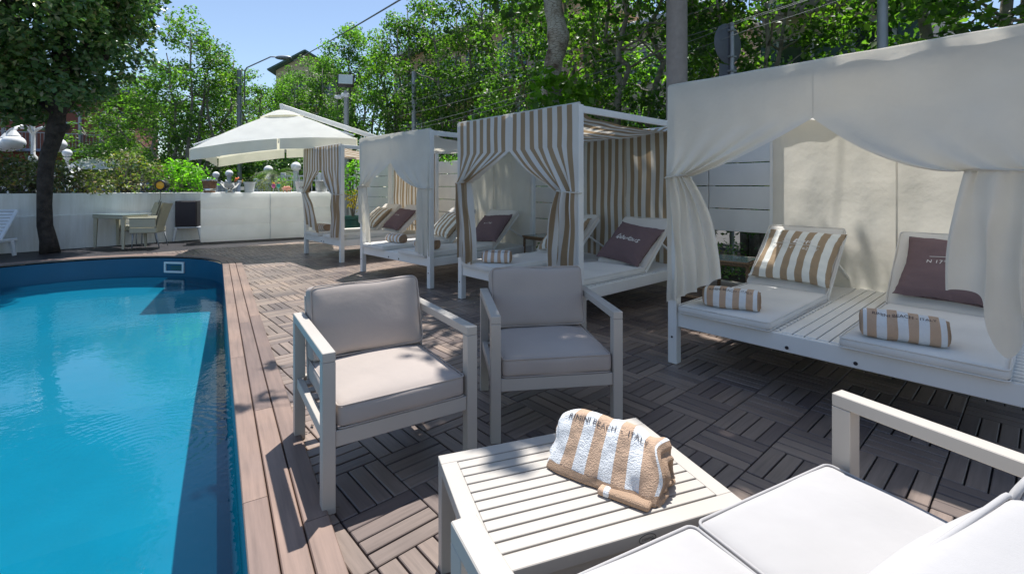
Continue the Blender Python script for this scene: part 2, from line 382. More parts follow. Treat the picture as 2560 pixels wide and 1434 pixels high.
    def poly(s, pts, flip=False):
        f = tuple(range(len(pts))); return s.add(pts, [f[::-1] if flip else f])
    def mesh(s, name, mats, smooth=False):
        me = bpy.data.meshes.new(name); me.from_pydata(s.v, [], s.f)
        if not isinstance(mats, (list, tuple)): mats = [mats]
        for m in mats: me.materials.append(m)
        if len(mats) > 1: me.polygons.foreach_set('material_index', s.mi)
        at = me.attributes.new('par', 'FLOAT_VECTOR', 'POINT'); at.data.foreach_set('vector', [c for p in s.a for c in p])
        if smooth:
            if smooth is True: me.polygons.foreach_set('use_smooth', [True] * len(me.polygons))
            else:
                me.polygons.foreach_set('use_smooth', [True] * len(me.polygons)); me.update(); me.set_sharp_from_angle(angle=smooth)
        me.update(); return me
def link(name, me, parent=None, M4=None):
    o = bpy.data.objects.new(name, me); COL.objects.link(o)
    if parent is not None: o.parent = parent
    if M4 is not None: o.matrix_basis = M4
    return o
def fixn(me):
    bm = bmesh.new(); bm.from_mesh(me); bmesh.ops.recalc_face_normals(bm, faces=bm.faces); bm.to_mesh(me); bm.free()
def part(name, mb, mat, parent, smooth=False, M4=None):
    me = mb.mesh(name, mat, smooth); fixn(me); return link(name, me, parent, M4)
def tag(o, label=None, cat=None, group=None, kind=None):
    if label: o['label'] = label
    if cat: o['category'] = cat
    if group: o['group'] = group
    if kind: o['kind'] = kind
    return o
def thing(name, label, cat, loc=(0, 0, 0), rz=0, group=None, M4=None):
    o = bpy.data.objects.new(name, None); COL.objects.link(o); o.empty_display_size = 0.1
    if M4 is not None: o.matrix_basis = M4
    else: o.location = loc; o.rotation_euler = (0, 0, rz)
    return tag(o, label, cat, group)
def copy_thing(o, loc=None, rz=None, label=None, group=None, M4=None, scale=None):
    c = o.copy(); COL.objects.link(c)
    def rec(a, b):
        for ch in list(a.children):
            d = ch.copy(); COL.objects.link(d); d.parent = b; rec(ch, d)
    rec(o, c)
    if M4 is not None: c.matrix_basis = M4
    if loc is not None: c.location = loc
    if rz is not None: c.rotation_euler = (0, 0, rz)
    if scale: c.scale = scale
    if label: c['label'] = label
    if group: c['group'] = group
    return c
def struct(name, mb, mat, smooth=False):
    return tag(part(name, mb, mat, None, smooth), kind='structure')
def text_mesh(s, size, shear=0, space=1.0, mat=None):
    cu = bpy.data.curves.new('t', 'FONT'); cu.body = s; cu.size = size; cu.shear = shear; cu.space_character = space
    cu.align_x = 'CENTER'; cu.align_y = 'CENTER'; cu.resolution_u = 3
    if shear > .3: cu.offset = -.010
    ob = bpy.data.objects.new('t', cu); COL.objects.link(ob)
    me = bpy.data.meshes.new_from_object(ob.evaluated_get(bpy.context.evaluated_depsgraph_get()))
    bpy.data.objects.remove(ob); return me
def put_text(s, size, fn, mat, parent, name='lettering', shear=0, space=1.0):
    me = text_mesh(s, size, shear, space)
    me.materials.clear(); me.materials.append(mat)
    bm = bmesh.new(); bm.from_mesh(me)
    bmesh.ops.triangulate(bm, faces=bm.faces)
    for v in bm.verts: v.co = fn(v.co.x, v.co.y)
    bm.to_mesh(me); bm.free(); me.name = name
    return link(name, me, parent)
# ============================================================ THE SETTING
# ---- pool outline: a long straight-sided oval
PA = math.atan2(0.849, -0.528)                       # heading of the straight side (away from the camera)
PD = Vector((math.cos(PA), math.sin(PA), 0)); PL = Vector((-PD.y, PD.x, 0))   # along, and to the left
P0 = G(558, 663)
PR = 2.1; PLEN = 8.3
def pool_pt(t, off=0.0, z=0.0):
    """t 0..1 round the outline (counter-clockwise from near right), off = outward offset"""
    per = [PLEN, math.pi * PR, PLEN, math.pi * PR]; s = (t % 1) * sum(per); r = PR + off
    C1 = P0 + PL * PR; C0 = C1 - PD * PLEN
    if s < per[0]: p = C0 - PL * r + PD * s
    elif s < per[0] + per[1]:
        a = (s - per[0]) / PR; k = 0.98
        p = C1 + (-PL * math.cos(a) + PD * math.sin(a) * k) * r
    elif s < per[0] + per[1] + per[2]: p = C1 + PL * r - PD * (s - per[0] - per[1])
    else:
        a = (s - per[0] - per[1] - per[2]) / PR; p = C0 + (PL * math.cos(a) - PD * math.sin(a)) * r
    return Vector((p.x, p.y, z))
def pool_sd(x, y):
    q = Vector((x, y, 0)) - (P0 + PL * PR); a = q.dot(PD); b = q.dot(PL)
    da = a - 0 if a > 0 else (a + PLEN if a < -PLEN else 0)
    return math.hypot(da, b) - PR
NP = 160
# ground: one sheet with the pool cut out of it
mb = MB()
def gnd(u, v):
    base = pool_pt(u, 0.06); c = P0 + PL * PR - PD * PLEN * .5
    if v == 0: return Vector((base.x, base.y, -0.035))
    k = v ** 3; d = (base - c); L = d.length; e = c + d / L * (L + 420 * k)
    return Vector((e.x, e.y, -0.035))
mb.grid(gnd, NP, 14, closeu=True)
struct('ground', mb, M['asphalt'])
# pool liner walls and floor
WATER, FLOOR = -0.36, -1.62
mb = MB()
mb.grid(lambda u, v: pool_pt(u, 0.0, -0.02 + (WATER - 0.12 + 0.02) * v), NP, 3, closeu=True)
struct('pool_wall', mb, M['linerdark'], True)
mb = MB()
# the floor slopes up to a shallow far end
def floor_z(x, y):
    a = (Vector((x, y, 0)) - P0).dot(PD)
    pts = [(-20, -1.62), (-4.2, -1.62), (-2.2, -1.36), (-.3, -.72), (1.2, -.54), (3, -.50)]
    for (a0_, z0_), (a1_, z1_) in zip(pts, pts[1:]):
        if a0_ <= a <= a1_: return z0_ + (z1_ - z0_) * (a - a0_) / (a1_ - a0_)
    return -1.6
def bas(u, v):
    p = pool_pt(u, -0.001); return Vector((p.x, p.y, WATER - 0.12 + (floor_z(p.x, p.y) - WATER + 0.12) * v))
mb.grid(bas, NP, 3, closeu=True)
cpool = P0 + PL * PR - PD * PLEN * .5
def flo(u, v):
    p = pool_pt(u, -0.001); s = (p - cpool).dot(PD); c_ = cpool + PD * s * .999; q = p.lerp(c_, v); return Vector((q.x, q.y, floor_z(q.x, q.y)))
mb.grid(flo, NP, 30, closeu=True)
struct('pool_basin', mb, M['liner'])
# water
m, nt, out = new_mat('pool_water')
geo = nd(nt, 'ShaderNodeNewGeometry')
n1 = tex_noise(nt, 5.5, 3, geo.outputs['Position']); n2 = tex_noise(nt, 22, 2, geo.outputs['Position'])
n3 = tex_noise(nt, 0.8, 2, geo.outputs['Position'])
wv = nd(nt, 'ShaderNodeTexWave', wave_type='RINGS', rings_direction='SPHERICAL'); wv.inputs['Scale'].default_value = 5.5; wv.inputs['Distortion'].default_value = 1.5
wv.inputs['Detail'].default_value = 2
sub = nd(nt, 'ShaderNodeVectorMath', operation='SUBTRACT'); rc = G(350, 1120, WATER); sub.inputs[1].default_value = rc
nt.links.new(geo.outputs['Position'], sub.inputs[0]); nt.links.new(sub.outputs[0], wv.inputs[0])
ln = nd(nt, 'ShaderNodeVectorMath', operation='LENGTH'); nt.links.new(sub.outputs[0], ln.inputs[0])
fal = nd(nt, 'ShaderNodeMapRange'); fal.inputs[1].default_value = 0; fal.inputs[2].default_value = 0.9; fal.inputs[3].default_value = 0.28; fal.inputs[4].default_value = 0.0
nt.links.new(ln.outputs['Value'], fal.inputs[0])
wm = nd(nt, 'ShaderNodeMath', operation='MULTIPLY'); nt.links.new(wv.outputs[1], wm.inputs[0]); nt.links.new(fal.outputs[0], wm.inputs[1])
s2 = nd(nt, 'ShaderNodeMath', operation='MULTIPLY_ADD', i_1=0.22); nt.links.new(n2.outputs[0], s2.inputs[0]); nt.links.new(n1.outputs[0], s2.inputs[2])
s3 = nd(nt, 'ShaderNodeMath', operation='ADD'); nt.links.new(s2.outputs[0], s3.inputs[0]); nt.links.new(wm.outputs[0], s3.inputs[1])
st = ramp(nt, n3.outputs[0], [(0.4, (0.3, 0.3, 0.3)), (0.65, (1, 1, 1))])
b = nd(nt, 'ShaderNodeBump'); b.inputs['Distance'].default_value = 0.006
nt.links.new(s3.outputs[0], b.inputs['Height']); nt.links.new(st.outputs[0], b.inputs['Strength'])
tr = nd(nt, 'ShaderNodeBsdfTransparent'); tr.inputs[0].default_value = (0.40, 0.86, 0.95, 1)
gl = nd(nt, 'ShaderNodeBsdfGlossy'); gl.inputs['Roughness'].default_value = 0.015; gl.inputs[0].default_value = (1, 1, 1, 1)
nt.links.new(b.outputs[0], gl.inputs['Normal'])
fr = nd(nt, 'ShaderNodeFresnel'); fr.inputs[0].default_value = 1.333; nt.links.new(b.outputs[0], fr.inputs['Normal'])
ms = nd(nt, 'ShaderNodeMixShader'); nt.links.new(fr.outputs[0], ms.inputs[0]); nt.links.new(tr.outputs[0], ms.inputs[1]); nt.links.new(gl.outputs[0], ms.inputs[2])
df = nd(nt, 'ShaderNodeBsdfDiffuse'); df.inputs[0].default_value = (0.003, .20, .40, 1)      # faint scattering in the water, as surface colour to brighten the shaded strip
ms2 = nd(nt, 'ShaderNodeMixShader'); ms2.inputs[0].default_value = .08; nt.links.new(ms.outputs[0], ms2.inputs[1]); nt.links.new(df.outputs[0], ms2.inputs[2])
nt.links.new(ms2.outputs[0], out.inputs[0]); M['water'] = m
mb = MB(); mb.poly([pool_pt(i / NP, -0.002, WATER) for i in range(NP)])
struct('water', mb, M['water'])
# coping: three rows of boards, joints here and there
mb = MB(); rnd = random.Random(5)
cum = 2 * PLEN + 2 * math.pi * PR
for row in range(3):
    o0, o1 = -0.012 + row * 0.0975, -0.012 + row * 0.0975 + 0.0925
    t = rnd.random() * .06; tend = 1.0 + t
    while t < tend - 1e-6:
        L = rnd.uniform(1.5, 2.1) / cum; s_ = t % 1
        pos = s_ * cum
        curved = (PLEN - .3 < pos < PLEN + math.pi * PR) or pos > 2 * PLEN + math.pi * PR - .3
        if curved: L = 0.75 / cum
        t1 = min(t + L, tend)
        if tend - t1 < .3 / cum: t1 = tend
        k = 9 if curved else 5
        T = [t + (t1 - t) * i / k for i in range(k + 1)]; T[0] += 0.0015 / cum; T[-1] -= 0.0015 / cum
        vs = []; par = []
        for q in T:
            for (o, z) in ((o0, 0.0), (o0, 0.021), (o0 + .004, 0.026), (o1 - .004, 0.026), (o1, 0.021), (o1, 0.0)):
                vs.append(pool_pt(q, o, z + 0.002)); par.append((q * cum, o, z))
        fs = []
        for i in range(k):
            for j in range(5): fs.append((i * 6 + j, (i + 1) * 6 + j, (i + 1) * 6 + j + 1, i * 6 + j + 1))
            fs.append((i * 6 + 5, (i + 1) * 6 + 5, (i + 1) * 6, i * 6))
        fs.append(tuple(range(6))); fs.append(tuple(k * 6 + j for j in range(6)))
        mb.add(vs, fs, par); t = t1
struct('pool_coping', mb, M['coping'])
# ---- deck tiles: each tile four slats, direction alternating
WA, WB = G(72, 627), G(498, 597)
WD = (WB - WA).normalized(); WN = Vector((WD.y, -WD.x, 0))          # normal towards the pool
TP = 0.308; T0 = G(1717, 976)
mb = MB()
for i in range(-34, 30):
    for j in range(-34, 34):
        c = T0 + E1 * TP * (i + .5) - E2 * TP * (j + .5)
        if (c - WA).dot(WN) < -0.25 or c.dot(E2) > 6.35 or c.y < -1.2 or c.x > 6 or c.x < -14: continue
        if pool_sd(c.x, c.y) < -0.25: continue
        flip = (i + j) % 2
        for k in range(4):
            o = (k - 1.5) * TP / 4
            cc = c + (E1 if flip else E2) * o
            if pool_sd(cc.x, cc.y) < 0.148: continue
            # E1-running slats when not flipped
            an = ROW if not flip else ROW + math.pi / 2
            h = rnd.uniform(-0.0012, 0.0012)
            mb.box((cc.x, cc.y, -0.0115 + h), (TP - 0.006, TP / 4 - 0.0075, 0.021), 0.003, rz=an + rnd.uniform(-.006, .006),
                   par=lambda p, q=rnd.random() * 9: (p[0] + q, p[1], 0))
struct('deck_tiles', mb, M['tile'])
mb = MB()
def dk(u, v):
    b_ = pool_pt(u, 0.14); return b_
# dark backing under the tiles
mb.grid(lambda u, v: Vector((*(pool_pt(u, 0.10 + 9.0 * v ** 1.5)).xy, -0.0245)), NP, 6, closeu=True)
struct('deck_base', mb, M['black'])
# a few dry leaves blown against the coping and along the wall
rng0 = random.Random(77); mb = MB()
for i in range(90):
    if i < 40: p = pool_pt(.02 + .40 * rng0.random(), .30 + abs(rng0.gauss(0, .12)))
    elif i < 70: p = WA + WD * rng0.uniform(-2, 4) + WN * abs(rng0.gauss(.08, .06))
    else: p = Vector((rng0.uniform(-1.5, 2.5), rng0.uniform(1.8, 5.5), 0))
    if pool_sd(p.x, p.y) < .3: continue
    a = rng0.uniform(0, 6.28); s = rng0.uniform(.010, .020); c_, n_ = math.cos(a) * s, math.sin(a) * s; z = .004 + rng0.uniform(0, .004)
    mb.add([(p.x - c_, p.y - n_, z), (p.x + n_ * .5, p.y - c_ * .5, z + .004), (p.x + c_, p.y + n_, z + .002), (p.x - n_ * .5, p.y + c_ * .5, z + .001)], [(0, 1, 2), (0, 2, 3)])
tag(part('fallen_leaves', mb, M['darkrattan'], None), 'small dry leaves scattered on the deck and along the wall foot', 'leaves', kind='stuff')
# ---- skimmer in the pool wall
def on_pool(px, py, z):                     # parameter of the outline point seen at a pixel
    best = min(range(2000), key=lambda i: abs((pool_pt(i / 2000).x / pool_pt(i / 2000).y) - (px - 1280) / F_PX) + (0 if pool_pt(i / 2000).y > 7 else 9))
    return best / 2000
tk = on_pool(438, 660, 0); pk = pool_pt(tk); pn = (pool_pt(tk, -1) - pk).normalized()
sk = thing('pool_skimmer', 'white framed skimmer opening with green flap in the far pool wall', 'skimmer', (pk.x + pn.x * 0.012, pk.y + pn.y * .012, -0.19), math.atan2(pn.y, pn.x) + math.pi / 2)
mb = MB()
for (x, z, w, h) in ((0, .085, .42, .035), (0, -.085, .42, .035), (-.19, 0, .04, .14), (.19, 0, .04, .14)): mb.box((x, 0, z), (w - .001, .05, h), .004)
part('frame', mb, M['white'], sk)
mb = MB(); mb.box((0, .03, 0), (.34, .01, .135), 0); mb.box((0, .012, .01), (.30, .008, .03), .002); mb.box((0, .012, -.035), (.30, .008, .03), .002)
part('flap', mb, M['greenpot'], sk)
# ---- perimeter wall
wa = WA - WD * 9; wb = WB + WD * 6.5; wl = (wb - wa).length; wm_ = (wa + wb) / 2; wrz = math.atan2(WD.y, WD.x)
wt = thing('garden_wall', 'long white rendered wall with a narrow ledge behind the pool and dining set', 'wall', (wm_.x, wm_.y, 0), wrz)
mb = MB(); mb.box((0, .14, .585), (wl, .2, 1.21), .008); part('wall_body', mb, M['plaster'], wt)
mb = MB(); mb.box((0, .014, .35), (wl, .05, .74), .006); part('ledge', mb, M['plaster'], wt)
mb = MB(); mb.box((0, .60, 1.0), (wl, .7, .3), 0); struct_soil = part('planting_bed', mb, M['soil'], wt)
# ---- slatted fence behind the cabanas
FC = 5.92
def fp(c, a): return E2 * c + E1 * a
a0, a1 = -13.6, 3.6
fence = thing('slatted_fence', 'white horizontal board fence with narrow gaps behind the cabanas', 'fence', tuple(E2 * FC), ROW)
posts = [a0 + 2.15 * i for i in range(9)]
for i, a in enumerate(posts):
    mb = MB(); mb.box((a, .05, .95), (.09, .06, 1.9), .004); part('post', mb, M['whitewood'], fence)
    if i < 8:
        mb = MB()
        zs = [1.755, 1.475, 1.195, .915] + ([.635, .355] if a < -3.6 else [])
        for z in zs: mb.box((a + 1.075, 0, z), (2.15 - .012, .03, .268), .004)
        part('board_panel', mb, M['whitewood'], fence)
mb = MB(); kerb = thing('planter_kerb', 'low pale stone edging with soil under the slatted fence', 'kerb', tuple(E2 * (FC - .12)), ROW)
mb = MB(); mb.box((-4.5, -.0, .08), (17, .12, .2), .01); part('edging', mb, M['stone'], kerb)
mb = MB(); mb.box((-4.5, .42, .06), (17, .7, .2), .0); part('soil_bed', mb, M['soil'], kerb)
# ============================================================ SOFT THINGS
def rbox(w, d, h, r, nx=14, ny=14, nz=5, puff=0.0, noise_a=0.0, seed=0, side=0.0):
    """rounded, slightly puffed box standing on z=0; returns a function adding it to an MB"""
    def f(mb, M4=None, par=None):
        o = Vector((seed * 7.3, seed * 3.1, 1.7))
        def mapp(x, y, z):
            X, Y, Z = (x * w / 2, y * d / 2, z * h / 2)
            rr = min(r, h / 2 - 1e-4)
            ix = max(-w / 2 + rr, min(w / 2 - rr, X)); iy = max(-d / 2 + rr, min(d / 2 - rr, Y)); iz = max(-h / 2 + rr, min(h / 2 - rr, Z))
            dv = Vector((X - ix, Y - iy, Z - iz))
            if dv.length > 1e-9:
                m_ = max(abs(dv.x), abs(dv.y), abs(dv.z)); dv = dv.normalized() * m_
            p = Vector((ix, iy, iz)) + dv
            e = (1 - x ** 4) * (1 - y ** 4)
            p.z += puff * e * z
            p.x += side * (1 - y ** 4) * x * (1 - z * z * .5); p.y += side * (1 - x ** 4) * y * (1 - z * z * .5)
            if noise_a: p += noise.noise_vector(p * 4.5 + o) * noise_a
            p.z += h / 2
            return p
        def ax(n, q): # denser near the ends
            return [-1 + 2 * (i / (n - 1)) if n < 4 else math.copysign(abs(-1 + 2 * i / (n - 1)) ** .75, -1 + 2 * i / (n - 1)) for i in range(n)]
        X_, Y_, Z_ = ax(nx, 0), ax(ny, 0), ax(nz, 0)
        for s_ in (-1, 1):
            for (U, V, fn) in ((X_, Y_, lambda a, b: mapp(a, b, s_)), (X_, Z_, lambda a, b: mapp(a, s_, b)), (Y_, Z_, lambda a, b: mapp(s_, a, b))):
                vs = [fn(a, b) for a in U for b in V]; nv = len(V)
                fs = [(i * nv + j, (i + 1) * nv + j, (i + 1) * nv + j + 1, i * nv + j + 1) for i in range(len(U) - 1) for j in range(nv - 1)]
                mb.add(vs, fs, [tuple(p) for p in vs], M4)
    return f
def weld(me, dist=0.0004):
    bm = bmesh.new(); bm.from_mesh(me); bmesh.ops.remove_doubles(bm, verts=bm.verts, dist=dist)
    bmesh.ops.recalc_face_normals(bm, faces=bm.faces); bm.to_mesh(me); bm.free()
def soft(name, fs, mat, parent, M4=None, pipings=(), pr=0.005, pmat=None):
    mb = MB()
    for f in fs: f(mb)
    me = mb.mesh(name, mat, True); weld(me); o = link(name, me, parent, M4)
    if pipings:
        mp = MB()
        for pts in pipings: mp.tube(pts, pr, 6, closed=True)
        part('piping', mp, pmat or mat, o, True)
    return o
def rrect(w, d, r, z, n=6, puff=0, bx=0.0):
    pts = []
    for (cx, cy_, a0_) in ((w / 2 - r, d / 2 - r, 0), (-w / 2 + r, d / 2 - r, 90), (-w / 2 + r, -d / 2 + r, 180), (w / 2 - r, -d / 2 + r, 270)):
        for i in range(n + 1):
            a = rad(a0_ + 90 * i / n); pts.append(Vector((cx + r * math.cos(a), cy_ + r * math.sin(a), z)))
    out_ = []
    for i, p in enumerate(pts):
        q = pts[(i + 1) % len(pts)]; L = (q - p).length; k = max(1, int(L / .08))
        for j in range(k): out_.append(p.lerp(q, j / k))
    return out_
def pillow_mesh(w=.5, h=.5, t=.085, seed=0, stripes=0, mat=None):
    mb = MB(); o = Vector((seed * 5.1, 2.2, seed))
    def shp(u, v, sgn):
        x = 2 * u - 1; y = 2 * v - 1
        e = max(0, (1 - abs(x) ** 3.2) * (1 - abs(y) ** 3.2)) ** .55
        px = x * w / 2 * (1 - .085 * (1 - y * y)); pz = y * h / 2 * (1 - .085 * (1 - x * x))
        th = t * e * sgn
        n_ = noise.noise(Vector((px * 9, pz * 9, sgn * 3)) + o) * .013 * e + noise.noise(Vector((px * 22, pz * 22, 1)) + o) * .006
        # wrinkles running in from the corners
        cr = abs(x * y) ** 1.6; n_ += .012 * cr * math.sin((x * 3 + y * 9) * 3 + seed)
        px += noise.noise(Vector((pz * 8, sgn, 3)) + o) * .008; pz += noise.noise(Vector((px * 8, sgn, 9)) + o) * .008
        return Vector((px, -th + n_ * (1 if sgn > 0 else .5), pz))
    for sgn in (1, -1):
        mb.grid(lambda u, v: shp(u, v, sgn), 30, 30, par=lambda u, v: (u * stripes + .25, v, 0))
    me = mb.mesh('pillow_cover', mat, True); weld(me, .001); return me, (lambda x, z: shp(x / w + .5 , z / h + .5, 1) + Vector((0, -.0035, 0)))
def towel_roll(name, label, M4, L=.33, a=.095, b=.075, seed=0, group='rolled striped towels', text=True, flip=1):
    t = thing(name, label, 'towel', group=group, M4=M4); o = Vector((seed * 3.3, 1, 4))
    def S(u, th):                      # u -1..1, th angle
        k = 1 - .10 * abs(u) ** 6
        c_, s_ = math.cos(th), math.sin(th)
        ex = .8
        y = a * k * math.copysign(abs(c_) ** ex, c_); z = b * k * math.copysign(abs(s_) ** ex, s_)
        if z < 0: z *= .9
        p = Vector((u * L / 2, y, z + b * .9))
        bmp = .010 * math.sin(th * 2 + seed) * (u * u)
        p.y += bmp; p.z = max(p.z + .006 * noise.noise(p * 14 + o), 0.0)
        return p + noise.noise_vector(p * 9 + o) * .006
    mb = MB()
    nst = 4.0
    mb.grid(lambda u, v: S(2 * u - 1, 2 * math.pi * v), 30, 36, closev=True, par=lambda u, v: (u * nst + .3, v, 0))
    body = part('body', mb, M['towel'], t, True)
    for sg in (-1, 1):
        mb = MB()
        def cap(u, v):
            r = 1 - u * .97; th = 2 * math.pi * v; e = S(sg, th); cc = Vector((sg * L / 2, 0, b * .9))
            p = cc + (e - cc) * r; sp = math.sin((r * 4.2 - v) * 2 * math.pi)
            p.x += sg * (.014 * sp * (1 - u) * min(1, u * 8) + .016 * math.sin(u * 3.1) * .6) ; return p
        mb.grid(cap, 18, 40, closev=True, par=lambda u, v: (.9 if sg > 0 else .8, 0, 0))
        part('rolled_end', mb, M['towelhem'] if sg > 0 else M['towel'], t, True)
    if text:
        th0 = rad(-127) * flip
        put_text('RIMINI BEACH - ITALY', .0285, lambda x, y: (lambda u, th: S(u, th) + (S(u, th) - Vector((S(u, th).x, 0, b * .9))).normalized() * .004)(x / (L / 2), math.pi - rad(55) - y / .08), M['ink'], t, space=1.0)
    return t
# ---- striped curtains and canopies
def canopy_color(kind): return M['stripe'] if kind == 's' else M['cream'] if kind == 'c' else M['greycloth']
TOP = 2.07
def curtain(cab, kind, side, W, za, xt, zt, zo, zi, wb, folds=4, seed=0, expo=.75, amp=.03, nstripe=9, lift=0.0, tail=0.0, tpos=.5):
    """one front half: side -1 = left post, 1 = right post. x measured from its own post"""
    half = W / 2 + .004; o = Vector((seed * 4.7, seed, 2)); mb = MB()
    nz1, nz2, nz3 = 8, 26, 34; ns = 72; y0 = -.048
    rows = [(0, i / nz1) for i in range(nz1)] + [(1, (i / nz2)) for i in range(nz2)] + [(2, i / (nz3 - 1)) for i in range(nz3)]
    vs = []; pa = []
    for (seg, q) in rows:
        for j in range(ns):
            s = j / (ns - 1)
            if seg == 0: z = TOP + .004 + (za - TOP) * q; xe = half; c_ = 0
            elif seg == 1:
                qq = 1 - (1 - q) ** 1.7
                z = za + (zt - za) * qq; c_ = 1 - (1 - qq) ** expo; xe = half + (xt - half) * c_
            else:
                zh = zo + (zi - zo) * s ** 1.2 - tail * math.exp(-((s - tpos) / .17) ** 2); z = zt + (zh - zt) * q
                c_ = 1 - .35 * min(1, q * 1.6); xe = xt + (wb - xt) * (1 - (1 - q) ** 2.2)
            if seg == 1 and s > .0: z -= (1 - c_) * c_ * .08 * s      # belly
            x = -.03 + s * (xe + .03)
            ph = 2 * math.pi * folds * s + seed * 1.3 + 1.2 * noise.noise(Vector((s * 3, z * 1.6, seed)) + o)
            A = .004 + amp * c_ * (1 if seg < 2 else (.75 + .5 * q))
            y = y0 - A * math.sin(ph) * (0.4 + .6 * s if seg < 2 else 1) - (.035 * c_ * math.sin(math.pi * s))
            if seg == 1: y -= .05 * math.sin(math.pi * min(1, c_)) * s ** 3
            dz = 0
            if seg == 1 and s > .93: y += .03 * (s - .93) / .07 * c_; 
            if seg == 2: x += .014 * math.sin(ph * 1.0 + 1.1) * q; x += lift * q * q
            nn = noise.noise_vector(Vector((x * 3.2, z * 3.2, seed)) + o)
            y += nn.y * (.008 + .012 * c_); 
            if seg == 1: z += nn.z * .006
            x += noise.noise(Vector((s * 5, z * 2.6, seed + 4)) + o) * (.008 + .03 * c_) * min(1, s * 4) * (1 - s if seg == 0 else 1) * (1 if s < .97 else .4)
            xx = x if side < 0 else W - x
            vs.append((xx, min(y, -.036 + .01 * (1 if s > .05 else 0)), z)); pa.append(((s * half) * nstripe, z, 0))
    nr = len(rows)
    fs = [(i * ns + j, (i + 1) * ns + j, (i + 1) * ns + j + 1, i * ns + j + 1) for i in range(nr - 1) for j in range(ns - 1)]
    mb.add(vs, fs, pa)
    o_ = part('curtain', mb, canopy_color(kind), cab, True)
    # tie cord round curtain and post
    mt = MB(); pts = []
    for k in range(25):
        a = 2 * math.pi * k / 24; cx = (xt + .02) / 2 - .03
        xx = cx + ((xt + .02) / 2 + .02) * math.cos(a); pts.append(((xx if side < 0 else W - xx), -.03 - .085 * math.sin(a) * (1 if math.sin(a) > 0 else .8), zt + .012 * math.cos(a)))
    mt.tube(pts[:-1], .006, 6, closed=True)
    ex = -.04 if side < 0 else W + .04
    mt.tube([(ex, -.05, zt), (ex - .05 * -side * -1, -.07, zt - .02), (ex - .09 * -side * -1, -.06, zt - .0)], .004, 5)
    part('tie', mt, M['ledge'] if kind != 'c' else M['cream'], cab, True)
    return o_
def backrest_frame(cab, x0, x1, yh, ang, L=.74):
    mb = MB(); ca, sa = math.cos(ang), math.sin(ang)
    def P(x, s, dz=0): return (x, yh + s * ca - dz * sa, .395 + s * sa + dz * ca)
    for x in (x0 + .02, x1 - .02): mb.beam(P(x, 0), P(x, L), .035, .03, .003)
    for i in range(9): 
        s = .06 + i * (L - .09) / 8; mb.beam(P(x0 + .04, s), P(x1 - .04, s), .045 if i < 8 else .06, .018, .002, up=(0, -sa, ca))
    for x in (x0 + .05, x1 - .05): mb.beam(P(x, L * .62, -.02), (x, yh + .95, .385), .03, .02, .002)
    part('backrest_frame', mb, M['whitewood'], cab)
